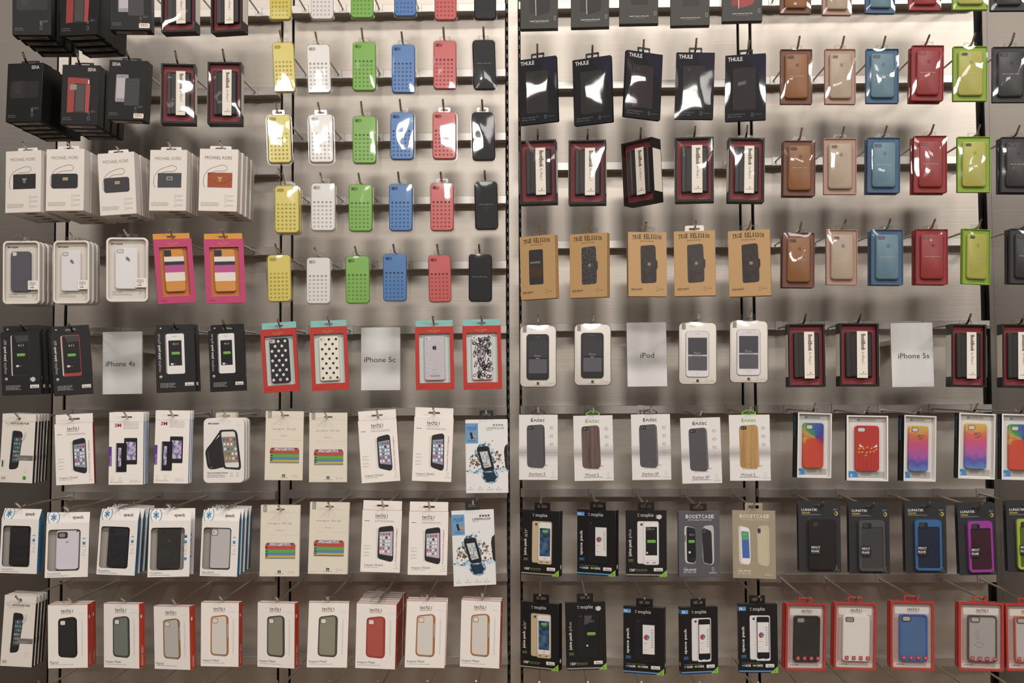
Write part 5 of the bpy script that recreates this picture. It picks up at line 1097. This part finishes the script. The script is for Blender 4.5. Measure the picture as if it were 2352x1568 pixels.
for nm, x0, x1, xm, ys in BAYS:
    X0, X1 = unproj(x0, 1130, YR)[0], unproj(x1, 1130, YR)[0]
    for i, y in enumerate(ys):
        z = unproj(xm, y, YR)[2]; r = bpy.data.objects.new('display_rail', None); COL.objects.link(r); r.location = (X0, YR, z)
        tag(r, label=f'brushed steel rail, {ORD[i] if i < len(ys) - 1 else "lowest"} in the {SIDE[nm]}', category='rail', group=f'steel rails in the {SIDE[nm]}')
        p = P(); n = X1 - X0
        box(p, 0, n, 0, .006, -RH, 0, 'steel_rail', .0008)
        p.prism([(0, -.002), (n, -.002), (n, -.0005), (0, -.0005)], .006, .0495, 'steel_rail'); p.prism([(0, -RH + .0005), (n, -RH + .0005), (n, -RH + .002), (0, -RH + .002)], .006, .0495, 'steel_rail')
        p.build('rail_channel', r)
        for xx in (.0015, n - .0015 - .012):
            q = P(); box(q, xx, xx + .012, .0062, .0498, -RH + .0022, -.0022, 'steel_rail', .0004); q.build('rail_bracket', r)
        RAILS.append((X0, X1, z, r))
def rail_at(x, z):
    c = [q for q in RAILS if q[0] - .02 <= x <= q[1] + .02] or RAILS
    return min(c, key=lambda q: abs(q[2] - RH/2 - z))
def peg(x, ze, tipz, label, group=True, zr=None):
    """A peg: clip on the rail, rod towards the viewer, upturned end."""
    R = rail_at(x, zr if zr is not None else ze); x = min(max(x, R[0] + .010), R[1] - .010)
    zc = R[2] - RH/2; r = bpy.data.objects.new('peg_hook', None); COL.objects.link(r); r.location = (x, YR, zc)
    tag(r, label=label, category='hook', group='steel peg hooks on the display wall')
    p = P(); box(p, -.0095, .0095, -.0022, -.0004, -RH/2 - .0012, RH/2 + .0012, 'steel_rail', .0006); box(p, -.0095, .0095, -.0004, .014, RH/2 + .0003, RH/2 + .0016, 'steel_rail', .0003); p.build('rail_clip', r)
    zz = max(min(zc, ze + .008), ze - .008); up = max(tipz - ze, .012); q = P()
    tube(q, [(0, -.001, zz - zc), (0, YE - YR + .004, ze - zc), (0, YE - YR - .001, ze - zc + .0012), (0, YE - YR - .006, ze - zc + .0045), (0, YT - YR + .001, ze - zc + up - .001), (0, YT - YR, ze - zc + up)], .0026, 'steel_rod'); q.build('rod', r)
    return x, zc, zz

# ------------------------------------------------------------------ fit each front face to its place, build it once per look and copy it
def corners(q, w, h, Y):
    x, z, W_, H_, ya, ro = q; cy, sy, cr, sr = math.cos(ya), math.sin(ya), math.cos(ro), math.sin(ro); out = []
    for u, v in ((-.5, 0), (.5, 0), (.5, -1), (-.5, -1)):
        a, c = u * w * W_, v * h * H_; a, c = a * cr - c * sr, a * sr + c * cr
        out.append((x + a * cy, Y + a * sy, z + c))
    return out
def fit(px, w, h, Y, yhint=0.0):
    px = np.array(px).reshape(4, 2); t = unproj(*((px[0] + px[1]) / 2), Y); q = np.array([t[0], t[2], 1, 1, yhint, 0.0])
    def res(q):
        c = np.concatenate([proj(p) for p in corners(q, w, h, Y)]) - px.reshape(-1)
        return np.concatenate([c / 1.6, [(q[2] - 1) / .05, (q[3] - 1) / .06, (q[4] - yhint) / .22, q[5] / .12]])
    for _ in range(12):
        f = res(q); J = np.stack([(res(q + e) - f) / 1e-5 for e in np.eye(6) * 1e-5], 1); q = q - np.linalg.lstsq(J, f, rcond=None)[0]
    return q
def copytree(o, parent=None):
    c = o.copy(); COL.objects.link(c)
    if parent is not None: c.parent = parent; c.matrix_parent_inverse = o.matrix_parent_inverse.copy()
    for ch in [k for k in CH.get(o.name, [])]: copytree(ch, c)
    return c
CH = {}
PROTO = {}; RND = random.Random(11); BEHIND = ['', 'second', 'third', 'fourth', 'fifth', 'sixth']
NOSHARE = {'book', 'film5', 'c5', 'thule'}                           # their film wrinkles differ from one to the next
for line in items:
    kind, v, quad, tip, n, label = line.split('|'); n = int(n)
    fn, wp, hp, name, cat, gap = KIND[kind]; w, h = wp * PX, hp * PX; quad = [float(t) for t in quad.split(',')]
    if kind == 'sign': w, h = w * 1.06, h * 1.06
    r = bpy.data.objects.new(name, None); COL.objects.link(r)
    info = fn(r, w, h, v)
    if kind == 'sign': Yf = 3.052
    else: Yf = YE + .006 - info['y'] + .002
    if kind in ('iris', 'mmm', 'glare', 'lun', 'sena', 'kors'): Yf = max(Yf, 2.862)
    q = fit(quad, w, h, Yf)
    ya, ro = q[4], q[5]
    if kind == 'sign': r.location = (q[0], Yf, q[1]); r.scale = (q[2], 1, q[3]); r.rotation_euler = (0, -ro, 0); tag(r, label=label, category=cat, group='white name signs'); continue
    pivot = Vector((q[0], Yf, q[1])); rot = Matrix.Rotation(ya, 4, 'Z') @ Matrix.Rotation(-ro, 4, 'Y'); S = Matrix.Diagonal((q[2], 1, q[3], 1))
    base = Matrix.Translation(pivot) @ rot @ S
    # the slot: where the rod carries it
    sl = base @ Vector((info['x'], info['y'], info['z']))
    if tip: tx, ty = (float(t) for t in tip.split(',')); T = unproj(tx, ty, YT); X, tz = T[0], T[2]
    else: X, tz = sl.x, sl.z + .026
    lim = max(info['sw'] * q[2] * abs(math.cos(ya)) - .0045, .0005)
    X = min(max(X, sl.x - lim), sl.x + lim)
    ze = sl.z - .0032 + (X - sl.x) * math.tan(ro) - (.003 if abs(ro) > .05 else 0)
    if kind == 'evu': ze = sl.z - .0042
    X, zc, zz = peg(X, ze, tz, 'steel peg hook holding the ' + label)
    slope = (zz - ze) / (YR - YE)
    M0 = base; r.matrix_world = M0
    grp = cat + ' packages, ' + name.replace('_', ' ') + ' kind' if cat != 'box' else name.replace('_', ' ') + ' rows on the pegs'
    tag(r, label=label, category=cat, group=grp)
    if n > 1:
        bpy.context.view_layer.update() if False else None
        kids = {}
        for o in COL.objects:
            if o.parent is not None: kids.setdefault(o.parent.name, []).append(o)
        CH = kids
        for k in range(1, n):
            c = copytree(r); dy = k * (info['depth'] + gap); jit = math.radians(RND.uniform(-.5, .5))
            c.matrix_world = Matrix.Translation((RND.uniform(-.0008, .0008) * k ** .5, dy, slope * dy)) @ M0
            if kind in ('mmm', 'kors', 'spade', 'pack4', 'iris', 'c5', 'lun') : c.matrix_world = Matrix.Translation(pivot + Vector((RND.uniform(0, .0012), dy, slope * dy))) @ Matrix.Rotation(jit * .6, 4, 'Z') @ rot @ S
            c['label'] = f'{label}, {BEHIND[k]} in its stack'
# bare pegs of the row below the picture, their ends out of sight
for nm, x0, x1, xm, ys in BAYS:
    for px in {'first': (208, 322, 432, 548), 'second': (700, 808, 908, 1010, 1110), 'third': (1240, 1340, 1450, 1570, 1690), 'fourth': (1790, 1895, 2010, 2140, 2235)}[nm]:
        Pp = unproj(px, ys[-1] + 10, YR)
        peg(Pp[0], Pp[2] - .004, Pp[2] + .022, 'bare steel peg hook on the lowest rail, its end below the picture', zr=Pp[2])
